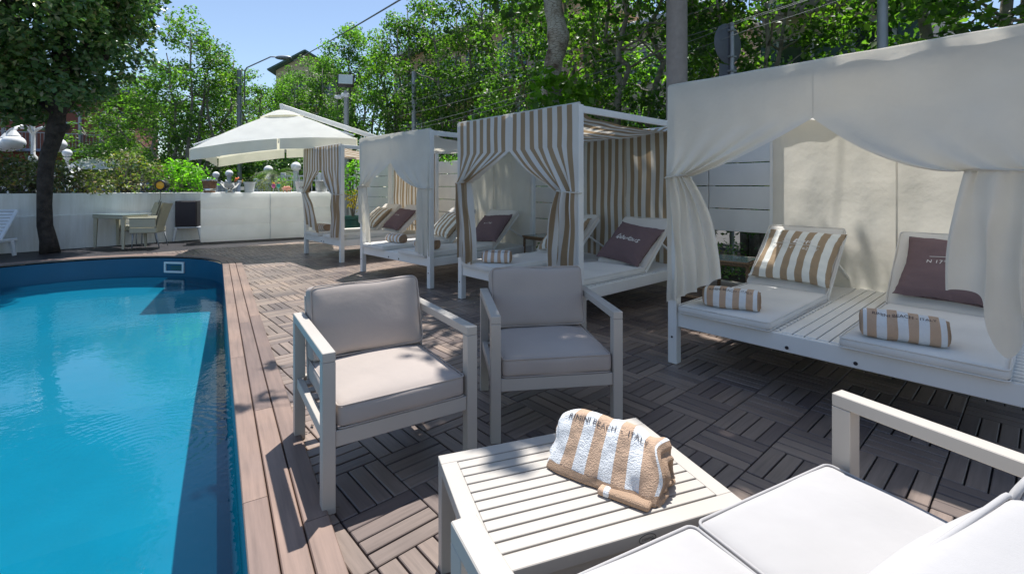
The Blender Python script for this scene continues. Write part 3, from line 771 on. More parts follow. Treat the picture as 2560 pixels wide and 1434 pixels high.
def make_cabana(label, loc, rz, W, kind, cur, D=2.0, roof=True, ext=0.0, nst=9, back=(0, 1), seed=0):
    cab = thing('cabana', label, 'cabana', tuple(loc), rz, 'canopied double daybeds in a row')
    pw = .07; x1 = W
    for (x, y) in ((0, 0), (W, 0), (0, D), (W, D)):
        mb = MB(); mb.box((x, y, TOP / 2), (pw, pw, TOP), .004)
        part('post', mb, M['whitewood'], cab)
    mb = MB()
    for y in (0, D): mb.box((W / 2, y, TOP - .037), (W - pw - .004, .03, .065), .003)
    for x in (0, W): mb.box((x, D / 2, TOP - .037), (.03, D - pw - .004, .065), .003)
    part('top_rail', mb, M['whitewood'], cab)
    mb = MB()
    mb.box((W / 2, -.0 - ext, .335), (W - pw - .004 + (pw if ext else 0), .035, .11), .004)
    if ext:
        for x in (.0, W): mb.box((x, -ext, .19), (.06, .06, .38), .003)
    mb.box((W / 2, D, .335), (W - pw - .004, .035, .11), .004)
    for x in (0, W): mb.box((x, D / 2 - ext / 2, .335), (.035, D - pw - .004 + ext, .11), .004)
    for x in (.72, W - .72): mb.box((x, D / 2 - ext / 2, .34), (.03, D - .05 + ext, .08), .003)
    part('bed_frame', mb, M['whitewood'], cab)
    mb = MB()
    for (xa, xb) in ((.03, .705), (W - .705, W - .03)):
        mb = MB(); y = .035 - ext
        while y < D - .05:
            mb.box(((xa + xb) / 2, y + .025, .381), (xb - xa, .05, .016), .002); y += .066
        part('bed_slats', mb, M['whitewood'], cab)
    mb = MB(); n = 6; xa, xb = .735, W - .735
    for i in range(n):
        w = (xb - xa) / n; mb.box((xa + w * (i + .5), D / 2 - ext / 2, .386), (w - .008, D - .03 + ext, .02), .002)
    part('centre_slats', mb, M['whitewood'], cab)
    for x in (.78, W - .73):
        mb = MB(); mb.lathe([(.011, 0), (.011, .003)], 10, M4=Matrix.Translation((x, -.0185 - ext, .31)) @ Matrix.Rotation(rad(90), 4, 'X')); part('bolt', mb, M['black'], cab)
    for (x, z) in ((0, .2), (0, TOP - .05), (W, .2), (W, TOP - .05)):
        mb = MB(); mb.lathe([(.008, 0), (.008, .003)], 10, M4=Matrix.Translation((x, -.0355, z)) @ Matrix.Rotation(rad(90), 4, 'X')); part('bolt', mb, M['black'], cab)
    for (xa, xb) in ((.05, .69), (W - .70, W - .06)): backrest_frame(cab, xa, xb, 1.2, rad(42))
    for c_ in cur: curtain(cab, kind, W=W, nstripe=nst, **c_)
    # hem tube along the front rail
    mb = MB(); mb.tube([(-.03 + (W + .06) * i / 12, -.02, TOP + .006 + .002 * math.sin(i * 2.1)) for i in range(13)], .016, 8); part('hem', mb, canopy_color(kind) if kind != 's' else M['greycloth'], cab, True)
    if roof:
        mb = MB(); o = Vector((seed, 3, 1))
        def rf(u, v):
            eg = min(1, v * 9, (1 - v) * 9); sag = (-.085 * max(0, math.sin(math.pi * u)) ** .8 * (.7 + .3 * math.cos(u * 17)) - .055) * max(0, math.sin(math.pi * v)) ** .8
            p = Vector((.02 + u * (W - .04), -.02 + v * (D + .01), TOP - .012 - .06 * eg + sag)); p.z += noise.noise(p * 3 + o) * .02 * eg; return p
        mb.grid(rf, 30, 60, par=lambda u, v: (u * W * nst, v, 0)); part('roof_cloth', mb, canopy_color(kind), cab, True)
    mb = MB(); o = Vector((seed, 7, 2))
    def bk(u, v):
        x = W * (back[0] + (back[1] - back[0]) * u); z = TOP - .07 - v * (TOP - .36)
        y = D - .05 - .014 * math.sin(u * 31 + 2 * noise.noise(Vector((u * 4, z, 1)) + o)) * (.4 + v) + noise.noise(Vector((x * 2.3, z * 2.3, 0)) + o) * .022
        return Vector((x, y, z))
    mb.grid(bk, 90, 24, par=lambda u, v: (W * (back[0] + (back[1] - back[0]) * u) * nst, v, 0)); part('back_curtain', mb, canopy_color(kind), cab, True)
    mb = MB(); mb.tube([(W * .54, D - .085, TOP - .06), (W * .54 + .004, D - .095, 1.2), (W * .54, D - .085, .42)], .007, 6); part('back_cord', mb, M['ledge'], cab, True)
    return cab
def mattress(label, cabM, x0, x1, yh=1.2, ang=rad(42), y0=-.06, seed=0):
    t = thing('lounger_mattress', label, 'mattress', group='cream lounger mattresses on the daybeds', M4=cabM @ Matrix.Translation(((x0 + x1) / 2, 0, .392)))
    w = x1 - x0; th = .062; L = yh - y0
    soft('seat_pad', [rbox(w, L, th, .028, 16, 20, 5, .006, .006, seed)], M['matt'], t, Matrix.Translation((0, y0 + L / 2, 0)),
         [rrect(w - .012, L - .012, .028, th - .004), rrect(w - .012, L - .012, .028, .006)], .0045)
    Lb = .76; MbT = Matrix.Translation((0, yh, .012)) @ Matrix.Rotation(ang, 4, 'X') @ Matrix.Translation((0, Lb / 2, .0))
    soft('back_pad', [rbox(w, Lb, th, .028, 16, 26, 5, .006, .012, seed + 5)], M['mattback'], t, MbT,
         [rrect(w - .012, Lb - .012, .028, th - .004)], .0045)
    return t
def pillow(label, cabM, x, s, kind, seed=0, tilt=0, size=.57, txt=None, yh=1.2, ang=rad(42), lean=0, group='scatter pillows on the daybeds'):
    """leans on the raised backrest, s metres up it"""
    ca, sa = math.cos(ang), math.sin(ang)
    th = .09
    pos = Vector((x, yh + .02 + (s + size / 2) * ca - (th + .05) * sa, .40 + (s + size / 2) * sa + (th + .04) * ca))
    M4 = cabM @ Matrix.Translation(pos) @ Matrix.Rotation(-(math.pi / 2 - ang) + lean, 4, 'X') @ Matrix.Rotation(tilt, 4, 'Y')
    t = thing('pillow', label, 'pillow', group=group, M4=M4)
    me, fn = pillow_mesh(size * 1.06, size, th, seed, 5.5 if kind == 's' else 0, M['pstripe'] if kind == 's' else M['mauve'])
    link('pillow_cover', me, t)
    mp = MB(); 
    if txt: 
        for (s_, sz, dx, dz, shear, sp) in txt: 
            put_text(s_, sz, lambda a, b, dx=dx, dz=dz: fn(a + dx, b + dz), M['inkwhite'], t, shear=shear, space=sp)
        return t, fn
    return t, fn
def line_on(fn, pts, parent, r=.0022, mat='inkwhite', name='printed_line'):
    mb = MB(); mb.tube([fn(x, z) + Vector((0, -.001, 0)) for x, z in pts], r, 5); part(name, mb, M[mat], parent)
# ============================================================ CABANAS
C4 = G(1686, 905); C3 = G(1155, 745); C2 = G(908, 678); C1 = G(766, 633)
W4, W3, W2, W1 = 1.87, 1.80, 1.78, 1.62
r2, r1 = math.atan2(-.70, .714), math.atan2(-.72, .695)
cab4 = make_cabana('nearest daybed cabana with plain cream curtains tied back on both sides', C4, ROW, W4, 'c', [
    dict(side=-1, za=1.74, xt=.16, zt=1.40, zo=.46, zi=.70, wb=.38, folds=5, seed=1, expo=.85, amp=.026),
    dict(side=1, za=1.74, xt=.27, zt=1.40, zo=.84, zi=.80, wb=.35, tail=.32, tpos=.42, folds=3, seed=2, expo=.62, amp=.03)], seed=1)
cab3 = make_cabana('striped daybed cabana with striped canopy, the nearer of the two striped ones', C3, ROW, W3, 's', [
    dict(side=-1, za=1.70, xt=.22, zt=1.37, zo=.50, zi=.50, wb=.33, folds=3, seed=3, expo=.9, amp=.055, tail=.08, tpos=.7),
    dict(side=1, za=1.70, xt=.24, zt=1.28, zo=.56, zi=.58, wb=.36, folds=3, seed=4, expo=.95, amp=.055)], seed=2, nst=8.3)
cab2 = make_cabana('daybed cabana with plain pale canvas curtains standing between the two striped ones', C2, r2, W2, 'g', [
    dict(side=-1, za=1.68, xt=.17, zt=1.33, zo=.80, zi=.42, wb=.30, folds=3, seed=5, expo=.85, amp=.025),
    dict(side=1, za=1.68, xt=.20, zt=1.31, zo=.42, zi=.46, wb=.24, folds=3, seed=6, expo=.8, amp=.025)], seed=3)
cab1 = make_cabana('farthest daybed cabana with striped curtains beside the white bar', C1, r1, W1, 's', [
    dict(side=-1, za=1.64, xt=.20, zt=1.22, zo=.62, zi=.46, wb=.62, folds=4, seed=7, expo=.9, amp=.035, lift=.12),
    dict(side=1, za=1.64, xt=.22, zt=1.20, zo=.44, zi=.42, wb=.30, folds=4, seed=8, expo=.9, amp=.045)], seed=4, ext=.0, nst=8.6)
def CM(c): return Matrix.Translation(c.location) @ Matrix.Rotation(c.rotation_euler.z, 4, 'Z')
cabs = [(cab1, W1, 'farthest striped cabana'), (cab2, W2, 'pale canvas cabana'), (cab3, W3, 'nearer striped cabana'), (cab4, W4, 'cream cabana')]
for k, (c, W, nm) in enumerate(cabs):
    m4 = CM(c)
    mattress('cream mattress with raised back on the left bed of the ' + nm, m4, .05, .69, seed=k)
    mattress('cream mattress with raised back on the right bed of the ' + nm, m4, (W - .70 if k < 3 else 1.06), (W - .06 if k < 3 else 1.76), seed=k + 9)
ST_ = [("N 17°54' W 62°50'", .045, .0, .01, 0, 1.1), ('St. Barth', .075, .0, .10, .35, 1)]
t, fn = pillow('striped pillow with white coordinates printed on it, left bed of the cream cabana', CM(cab4), .40, .03, 's', 2, 0.03, .60, ST_)
line_on(fn, [(-.20 + .04 * i, .055) for i in range(11)], t)
t, fn = pillow('mauve pillow printed N 17° with a swirl, right bed of the cream cabana', CM(cab4), 1.44, .03, 'm', 3, 0.05, .60,
               [("N 17°54' W 62°50'", .045, .02, -.02, 0, 1.1)])
line_on(fn, [(-.16 + .04 * i, .03) for i in range(10)], t)
line_on(fn, [(.0 + (.012 + .0035 * a) * math.cos(a) * 1.2, .085 + (.008 + .0028 * a) * math.sin(a)) for a in [i * .35 for i in range(36)]], t, .0018, name='printed_swirl')
pillow('striped pillow on the left bed of the nearer striped cabana', CM(cab3), .40, .03, 's', 4, -.1)
pillow('mauve pillow with handwritten white word, right bed of the nearer striped cabana', CM(cab3), W3 - .36, -.02, 'm', 5, .13, .58,
       [('fabulous', .115, 0, .0, .6, .95)])
pillow('striped pillow on the left bed of the pale canvas cabana', CM(cab2), .42, .0, 's', 6, .08)
pillow('mauve pillow with faint white print, right bed of the pale canvas cabana', CM(cab2), W2 - .30, .0, 'm', 7, -.1, .57, [('N 17°54\'', .05, 0, .02, 0, 1)])
pillow('striped pillow on the left bed of the farthest striped cabana', CM(cab1), .36, .0, 's', 8, .05)
pillow('mauve pillow with small white print, right bed of the farthest striped cabana', CM(cab1), W1 - .34, .0, 'm', 9, .06, .57, [('N 17°54\'', .05, 0, .02, 0, 1)])
def towel_at(label, p, an, seed, **k):
    return towel_roll('rolled_towel', label, Matrix.Translation(p) @ Matrix.Rotation(an, 4, 'Z'), seed=seed, **k)
zt_ = .458
def CL(c, x, y, z=zt_): return CM(c) @ Vector((x, y, z))
towel_at('rolled striped towel lettered RIMINI BEACH on the left bed of the cream cabana', CL(cab4, .37, .13), rad(-32), 1, L=.34)
towel_at('rolled striped towel lettered RIMINI BEACH on the right bed of the cream cabana', CL(cab4, 1.33, .12), rad(-36), 2, L=.36, a=.1, b=.082)
towel_at('rolled striped towel on the left bed of the nearer striped cabana', CL(cab3, .46, .16), rad(-6), 3, L=.30)
towel_at('rolled striped towel on the left bed of the pale canvas cabana', CL(cab2, .42, .34), rad(-38), 4, L=.32)
towel_at('rolled striped towel on the right bed of the pale canvas cabana', CL(cab2, 1.40, .22), rad(-30), 5, L=.34, a=.1)
towel_at('rolled striped towel at the foot of the farthest striped cabana', CL(cab1, .30, .22), rad(-40), 6, L=.30)
# ============================================================ LOUNGE CHAIRS, TABLE, SOFA
def seat_piping(w, d, h, r, z0): return [rrect(w - .008, d - .008, .022, z0 + h - .003), rrect(w - .008, d - .008, .022, z0 + .004)]
def lounge_chair(label, loc, rz, w=.705, d=.735, seed=0):
    t = thing('lounge_chair', label, 'armchair', tuple(loc), rz, 'taupe lounge chairs by the pool')
    lw, H = .052, .655; x, y = w / 2 - lw / 2, d / 2 - lw / 2
    for sx in (-1, 1):
        for sy in (-1, 1):
            mb = MB(); mb.box((sx * x, sy * y, (H - .041) / 2), (lw, lw, H - .041), .002); part('leg', mb, M['taupe'], t)
        mb = MB(); mb.box((sx * x, 0, H - .02), (lw, d, .04), .0025); part('armrest', mb, M['taupe'], t)
        mb = MB(); mb.box((sx * x, 0, .30), (.03, d - 2 * lw - .002, .05), .002); part('side_rail', mb, M['taupe'], t)
    mb = MB(); mb.box((0, -y, .295), (w - 2 * lw - .002, .035, .065), .002); mb.box((0, y, .295), (w - 2 * lw - .002, .035, .065), .002)
    for i in range(6): mb.box((0, -y + .09 + i * .1, .315), (w - 2 * lw + .02, .05, .014), .002)
    part('seat_frame', mb, M['taupe'], t)
    mb = MB(); B = Matrix.Translation((0, y - .06, .33)) @ Matrix.Rotation(rad(-11), 4, 'X')
    for z in (.06, .16, .26, .36): mb.box((0, .0, z), (w - 2 * lw - .012, .016, .055), .002, B)
    for sx in (-1, 1): mb.box((sx * (w / 2 - lw - .02), .012, .2), (.03, .02, .44), .002, B)
    part('back_frame', mb, M['taupe'], t)
    cw, cd, ch = w - 2 * lw - .014, d - .10, .098
    soft('seat_cushion', [rbox(cw, cd, ch, .022, 20, 20, 7, .026, .008, seed, .005)], M['fabric'], t, Matrix.Translation((0, -.045, .33)), seat_piping(cw, cd, ch, .035, 0), .0036)
    bh, bt = .375, .135; bw = cw + .005
    MbT = Matrix.Translation((0, y - .135, .435)) @ Matrix.Rotation(rad(90 - 16), 4, 'X') @ Matrix.Translation((0, bh / 2, -bt / 2))
    soft('back_cushion', [rbox(bw, bh, bt, .035, 22, 18, 8, .022, .012, seed + 3, -.004)], M['fabric'], t, MbT, [rrect(bw - .014, bh - .014, .03, bt - .006), rrect(bw - .014, bh - .014, .03, .006)], .0038)
    return t
ex = Vector((math.cos(rad(33)), math.sin(rad(33)), 0)); ey = Vector((-ex.y, ex.x, 0))
ch1 = lounge_chair('lounge chair with sunlit seat cushion standing next to the pool coping', G(820, 1278) + ex * .325 + ey * .34, rad(33), seed=1)
ex = Vector((math.cos(rad(8.4)), math.sin(rad(8.4)), 0)); ey = Vector((-ex.y, ex.x, 0))
fl = G(1238, 795, .64); fl.z = 0
ch2 = lounge_chair('lounge chair with shaded dappled seat between the pool chair and the cabanas', fl + ex * .33 + ey * .325, rad(8.4), w=.71, d=.70, seed=7)
# coffee table
tx = Vector((.94, .341, 0)); tv = Vector((-.341, .94, 0)); tl = G(1095, 1138, .38); tl.z = 0
TWd, TDp = .815, .56
tc = tl + tx * TWd / 2 - tv * TDp / 2
tb = thing('coffee_table', 'low taupe slatted metal coffee table with a striped towel on it', 'table', tuple(tc), math.atan2(tx.y, tx.x))
mb = MB()
fw = .055
mb.box((0, TDp / 2 - fw / 2, .362), (TWd, fw, .036), .002); mb.box((0, -TDp / 2 + fw / 2, .362), (TWd, fw, .036), .002)
for sx in (-1, 1): mb.box((sx * (TWd / 2 - fw / 2), 0, .362), (fw, TDp - 2 * fw - .0008, .0358), .0015)
part('top_frame', mb, M['taupe'], tb)
n = 10; ww = (TDp - 2 * fw - .006) / n
mb = MB()
for i in range(n): mb.box((0, -TDp / 2 + fw + .003 + ww * (i + .5), .3725), (TWd - 2 * fw - .001, ww - .007, .0145), .0015)
part('top_slats', mb, M['taupe'], tb)
for sx in (-1, 1):
    for sy in (-1, 1):
        mb = MB(); mb.box((sx * (TWd / 2 - .026), sy * (TDp / 2 - .026), .1715), (.05, .05, .343), .002); part('leg', mb, M['taupe'], tb)
mb = MB()
for sy in (-1, 1): mb.box((0, sy * (TDp / 2 - .026), .325), (TWd - .104, .03, .035), .002)
for sx in (-1, 1): mb.box((sx * (TWd / 2 - .026), 0, .325), (.03, TDp - .104, .035), .002)
part('apron', mb, M['taupe'], tb)
put_text('cosmo', .014, lambda x, y: Vector((x + .06, -TDp / 2 - .0012, .361 + y)), M['ink'], tb, 'maker_badge')
mb = MB(); mb.tube([(.06 + .027 * math.cos(a), -TDp / 2 - .001, .360 + .0125 * math.sin(a)) for a in [i * math.pi / 12 for i in range(24)]], .0009, 4, closed=True)
mb.tube([(.078 + .006 * math.cos(a), -TDp / 2 - .0012, .351 + .006 * math.sin(a)) for a in [i * math.pi / 6 for i in range(12)]], .0011, 4, closed=True)
part('badge_ring', mb, M['ink'], tb)
# towel on the table: a soft folded bundle, front hem flaring over the slats
fr0 = G(1372, 1168, .38); fr1 = G(1645, 1268, .38); dv = (fr1 - fr0); dv.z = 0; Lt = dv.length; dv.normalize(); nv = Vector((-dv.y, dv.x, 0))
tw = thing('folded_towel', 'puffy folded striped towel lettered RIMINI BEACH - ITALY on the coffee table', 'towel', tuple(fr0 + dv * Lt / 2), math.atan2(dv.y, dv.x))
prof = [(-.020, .006), (-.010, .034), (.016, .074), (.048, .112), (.075, .142), (.105, .155), (.14, .148), (.168, .12), (.182, .085), (.186, .045), (.175, .008), (.12, .004), (.05, .006), (.01, .004)]
def cr(pts, t):
    n_ = len(pts); t = (t % 1) * n_; i = int(t); f = t - i
    p = [Vector((*pts[(i + k) % n_], 0)) for k in (-1, 0, 1, 2)]
    return .5 * ((2 * p[1]) + (p[2] - p[0]) * f + (2 * p[0] - 5 * p[1] + 4 * p[2] - p[3]) * f * f + (-p[0] + 3 * p[1] - 3 * p[2] + p[3]) * f ** 3)
def tws(u, v, infl=0.0):
    x = 2 * u - 1; p = cr(prof, v)
    e = abs(x) ** 5; cyv, czv = .095, .05
    yy = cyv + (p.x - cyv) * (1 - .12 * e); zz = max(p.y, 0) * (1 - .10 * e) * (1.03 - .05 * x)
    top = max(0, min(1, (zz - .02) / .12))
    X = x * (Lt / 2) * (1 - .085 * top) + .012 * math.sin(yy * 60) * e
    pos = Vector((X, yy, zz))
    k = noise.noise(Vector((X * 14, yy * 10, zz * 10 + 3))) * .013 + noise.noise(Vector((X * 34, yy * 26, zz * 26))) * .004
    # pleats near the right end
    if x > .35: k += .012 * math.sin((x - .35) * 15 + zz * 40) * (x - .35)
    nrm = Vector((0, yy - cyv, zz - czv)); nrm.normalize()
    pos += nrm * (k * min(1, zz / .02) + infl); pos.z = max(pos.z, .001 + infl * .1)
    return pos
mb = MB(); mb.grid(lambda u, v: tws(u, v), 56, 84, closev=True, par=lambda u, v: (u * 4.1 + .0, v, 0)); part('body', mb, M['towel'], tw, True)
for sg in (0, 1):
    mb = MB()
    def cap(u, v, sg=sg):
        e = tws(sg, v); c_ = Vector(((2 * sg - 1) * Lt / 2 * .93, .095, .06)); r = 1 - u * .98
        q = c_ + (e - c_) * r; q.x += (2 * sg - 1) * (.020 * math.sin(r * 15 + 3 * v) * (1 - r) * min(1, u * 6) + .014 * math.sin(u * 3)); return q
    mb.grid(cap, 20, 60, closev=True); part('folded_end', mb, M['towelhem'] if sg else M['towel'], tw, True)
mb = MB()
def hem(u, v):
    p = tws(u, -.055 + .115 * v, .0035); p.z = max(p.z, .0012); return p
mb.grid(hem, 60, 12); part('hem', mb, M['towelhem'], tw, True)
for (x0_, x1_, yo, mt_) in ((.035, Lt / 2 - .012, -.036, 'towelhem'), (.01, .05, -.038, 'towel')):
    mb = MB(); rbox(x1_ - x0_, .06, .017, .008, 18, 10, 4, .003, .009, 3)(mb, Matrix.Translation(((x0_ + x1_) / 2, yo + .02, .0)))
    o_ = part('under_fold', mb, M[mt_], tw, True)
put_text('RIMINI BEACH  -  ITALY', .0262, lambda x, y: tws(.485 + x / (Lt * .93), (4.15 + y / .034) / len(prof), .0035), M['ink'], tw, space=1.02)
# sofa
sx_ = Vector((.883, .469, 0)); sy_ = Vector((-.469, .883, 0))
sa = G(1168, 1325, .645); sb = G(2115, 992, .645); sa.z = sb.z = 0
SWd = (sb - sa).length + .05; sx_ = (sb - sa).normalized(); sy_ = Vector((-sx_.y, sx_.x, 0))
scn = (sa + sb) / 2 - sy_ * .34
sofa = thing('garden_sofa', 'two seat taupe framed garden sofa with pale cushions in the foreground sun', 'sofa', tuple(scn), math.atan2(sx_.y, sx_.x))
H = .655; lw = .055; x, y = SWd / 2 - lw / 2, .34
for sgx in (-1, 1):
    for sgy in (-1, 1):
        mb = MB(); mb.box((sgx * x, sgy * y, (H - .041) / 2), (lw, lw, H - .041), .002); part('leg', mb, M['taupe'], sofa)
    mb = MB(); mb.box((sgx * x, 0, H - .02), (lw, 2 * y + lw, .04), .0025); part('armrest', mb, M['taupe'], sofa)
    mb = MB(); mb.box((sgx * x, 0, .30), (.03, 2 * y - lw - .002, .05), .002); part('side_rail', mb, M['taupe'], sofa)
mb = MB()
for sgy in (-1, 1): mb.box((0, sgy * y, .295), (SWd - 2 * lw - .002, .035, .065), .002)
for i in range(6): mb.box((0, -y + .09 + i * .1, .315), (SWd - 2 * lw + .02, .05, .014), .002)
part('seat_frame', mb, M['taupe'], sofa)
mb = MB(); B = Matrix.Translation((0, -y + .06, .33)) @ Matrix.Rotation(rad(11), 4, 'X')
for z in (.06, .16, .26, .36): mb.box((0, 0, z), (SWd - 2 * lw - .012, .016, .055), .002, B)
part('back_frame', mb, M['taupe'], sofa)
cw = (SWd - 2 * lw - .05) / 2
for sgx in (-1, 1):
    soft('seat_cushion', [rbox(cw, .63, .11, .018, 22, 22, 7, .012, .005, 11 + sgx, .006)], M['fabric_lt'], sofa, Matrix.Translation((sgx * (cw / 2 + .004), .055, .325)), seat_piping(cw, .63, .11, .04, 0), .0042)
    MbT = Matrix.Translation((sgx * (cw / 2 + .004), -y + .125, .43)) @ Matrix.Rotation(math.pi, 4, 'Z') @ Matrix.Rotation(rad(78), 4, 'X') @ Matrix.Translation((0, .22, -.07))
    soft('back_cushion', [rbox(cw, .44, .14, .035, 22, 18, 8, .025, .012, 15 + sgx, .006)], M['fabric_lt'], sofa, MbT, [rrect(cw - .014, .426, .03, .134), rrect(cw - .014, .426, .03, .006)], .0044)
# ============================================================ BAR, UMBRELLA, DINING SET, SMALL THINGS
bA = G(501, 607); brz = math.atan2(.5438, .8392); bx = Vector((math.cos(brz), math.sin(brz), 0)); by = Vector((-bx.y, bx.x, 0))
bar = thing('bar_counter', 'white moulded plastic bar counter with bulging wavy front under the umbrella', 'bar counter', tuple(bA), brz)
BH = 1.19
def bprof(z):
    k = z / BH * 3; f = k - int(min(k, 2.999)); return .075 * math.sin(math.pi * max(0, min(1, f))) ** .7
for i in range(2):
    x0, x1 = i * 1.48 + .004, (i + 1) * 1.48 - .004; mb = MB(); pts = []
    N_ = 42
    for j in range(N_ + 1):
        z = .01 + (BH - .01) * j / N_; pts.append((-bprof(z), z))
    # rounded top corner
    prof_ = pts[:-2] + [(-.02, BH - .012), (.02, BH), (.6, BH), (.62, BH - .02), (.62, .01)]
    n_ = len(prof_)
    for q, xx in enumerate((x0, x1)):
        mb.v += [(xx, p[0], p[1]) for p in prof_]; mb.a += [(0, 0, 0)] * n_
    for j in range(n_): mb.f.append((j, (j + 1) % n_, n_ + (j + 1) % n_, n_ + j)); mb.mi.append(0)
    mb.f.append(tuple(range(n_))); mb.f.append(tuple(range(n_, 2 * n_))); mb.mi += [0, 0]
    part('counter_module', mb, M['bar'], bar, rad(28))
mb = MB(); mb.tube([(1.48, -bprof(z) - .004, z) for z in [.02 + (BH - .03) * j / 60 for j in range(61)]], .009, 6); part('seam_strip', mb, M['plastic'], bar, True)
# rounded end module on the right
mb = MB()
def endm(u, v):
    a = -math.pi / 2 + math.pi / 2 * v; z = .01 + (BH - .012) * u; r = .34 + bprof(z) - (.05 * max(0, (u - .96) / .04))
    return Vector((2.964 + r * math.cos(a), .34 + r * math.sin(a), z))
mb.grid(endm, 50, 14); mb.poly([(2.964, .6, BH - .002), (2.964, 0.03, BH - .002)] + [Vector((2.964 + .3 * math.cos(-math.pi / 2 + math.pi / 2 * k / 8), .34 + .3 * math.sin(-math.pi / 2 + math.pi / 2 * k / 8), BH - .002)) for k in range(9)])
part('end_module', mb, M['bar'], bar, rad(40))
def onbar(px, d=.3):
    k = (px - 1280) / F_PX; # intersect with line bA + bx*s + by*d
    o = bA + by * d; s = (k * o.y - o.x) / (bx.x - k * bx.y); p = o + bx * s; return Vector((p.x, p.y, BH + .0005))
def lath(name, label, cat, p, specs, group=None):
    t = thing(name, label, cat, tuple(p), 0, group)
    for (nm, prof, mat, kw) in specs:
        mb = MB(); mb.lathe(prof, 28, **kw); part(nm, mb, M[mat], t, rad(40))
    return t
t = lath('ice_bucket', 'wood and steel ice bucket at the left end of the bar', 'bucket', onbar(524, .2), [
    ('pail', [(.12, 0), (.165, .30), (.17, .30), (.155, .285), (.11, .02)], 'woodpail', {}), ('rim', [(.168, .28), (.176, .29), (.176, .31), (.166, .315)], 'steel', dict(capb=False, capt=False)),
    ('band', [(.128, .04), (.136, .045), (.142, .09), (.136, .10)], 'steel', dict(capb=False, capt=False))])
for a in (0, 1, 2):
    mb = MB(); mb.tube([(-.04 + .04 * a, 0, .2), (-.06 + .06 * a, .02, .36)], [.035, .014], 10); part('bottle_neck', mb, M['bottle' if a != 1 else 'greenpot'], t, True)
t = lath('punch_bowl', 'polished steel footed punch bowl on the bar holding bottles', 'bowl', onbar(575, .22), [
    ('bowl', [(.10, 0), (.11, .012), (.05, .05), (.05, .08), (.14, .13), (.21, .22), (.225, .235), (.205, .23), (.13, .15), (.03, .10)], 'steel', {})])
for k, (a, ln_, mt_) in enumerate(((-.9, .16, 'plastic'), (-.5, .15, 'plastic'), (.7, .26, 'orange'), (.35, .20, 'orange'))):
    b_ = thing('bottle', ['white capped bottle leaning at the far left of the punch bowl', 'white capped bottle standing second from left in the punch bowl', 'orange foiled bottle lying across the right rim of the punch bowl', 'orange foiled bottle standing in the middle of the punch bowl'][k], 'bottle', tuple(t.location + Vector((.05 * (k - 1.5), 0, .17))), brz, 'bottles in the punch bowl')
    mb = MB(); d = Vector((math.sin(a), 0, math.cos(a))); mb.tube([d * -.04, d * (ln_ * .3), d * (ln_ * .55), d * ln_], [.035, .035, .016, .014], 12); part('body', mb, M['bottle'], b_, True)
    mb = MB(); mb.tube([d * (ln_ * .5), d * (ln_ + .01)], [.019, .017], 10); part('foil', mb, M[mt_], b_, True)
t = lath('champagne_bottle', 'dark champagne bottle with gold neck foil standing on the bar', 'bottle', onbar(606, .12), [
    ('body', [(.042, 0), (.044, .01), (.044, .17), (.03, .21), (.016, .25), (.014, .28)], 'bottle', {}), ('foil', [(.0185, .225), (.0155, .30), (.018, .305), (.012, .325)], 'gold', {}), ('label', [(.0446, .06), (.0446, .14)], 'inkwhite', dict(capb=False, capt=False))])
lath('wine_cooler', 'plain white wine cooler on the bar beside the champagne bottle', 'bucket', onbar(622, .18), [('body', [(.11, 0), (.145, .25), (.152, .25), (.14, .24), (.10, .02)], 'plastic', {}), ('rim', [(.15, .24), (.158, .245), (.156, .262)], 'plastic', dict(capb=False, capt=False))])
for k, (px, mt_) in enumerate(((684, 'pink'), (696, 'teal'))):
    t = lath('cocktail_glass', ['stemmed cocktail glass with pink drink on the bar', 'stemmed cocktail glass with green drink on the bar'][k], 'glass', onbar(px, .15), [
        ('stem', [(.035, 0), (.006, .008), (.005, .09), (.012, .10)], 'glassf', {}), ('bowl', [(.012, .10), (.040, .13), (.047, .165), (.042, .20), (.034, .215)], mt_, {})], 'cocktail glasses on the bar')
    mb = MB()
    for q in range(7):
        a = q * .9; mb.sphere((.022 * math.cos(a), .022 * math.sin(a), .225 + .01 * (q % 3)), .013, 8)
    part('garnish', mb, M['flower'] if k == 0 else M['coral'], t, True)
t = lath('fruit_basket', 'small coral footed basket of fruit on the bar', 'basket', onbar(717, .2), [('bowl', [(.06, .05), (.11, .075), (.13, .125), (.12, .12), (.09, .085)], 'coral', {})])
mb = MB()
for q in range(4):
    a = q * math.pi / 2 + .6; mb.tube([(.07 * math.cos(a), .07 * math.sin(a), .07), (.08 * math.cos(a), .08 * math.sin(a), 0)], .012, 6)
for q in range(9): mb.sphere((.06 * math.cos(q * 1.9), .06 * math.sin(q * 1.9), .125 + .012 * (q % 2)), .026, 8)
part('fruit', mb, M['coral'], t, True)
def pail(label, p, mat, r=.13, h=.24, mark=False, rz=0):
    t = thing('metal_pail', label, 'bucket', tuple(p), rz)
    mb = MB()
    def f(u, v):
        a = 2 * math.pi * v; rr = r * (.72 + .28 * u) * (1 + .012 * math.cos(a * 28)); return Vector((rr * math.cos(a), rr * math.sin(a), h * u))
    mb.grid(f, 8, 168, closev=True); mb.lathe([(r * .72, .001), (.01, .0015)], 20); part('body', mb, M[mat], t, True)
    mb = MB(); mb.tube([(r * 1.01 * math.cos(a), r * 1.01 * math.sin(a), h) for a in [i * math.pi / 16 for i in range(32)]], .006, 6, closed=True); part('rim', mb, M[mat], t, True)
    if mark:
        put_text('C&c', .085, lambda x, y: Vector(((r * .92) * math.sin(x / r + .35), -(r * .92) * math.cos(x / r + .35) - .003, .12 + y)), M['ink'], t, shear=.2)
    return t
pail('white pail with black swirl lettering on the bar', onbar(753, .25), 'plastic', .15, .27, True, .2)
pail('ribbed zinc pail at the right end of the bar behind the striped curtain', onbar(803, .25), 'zinc', .16, .30)
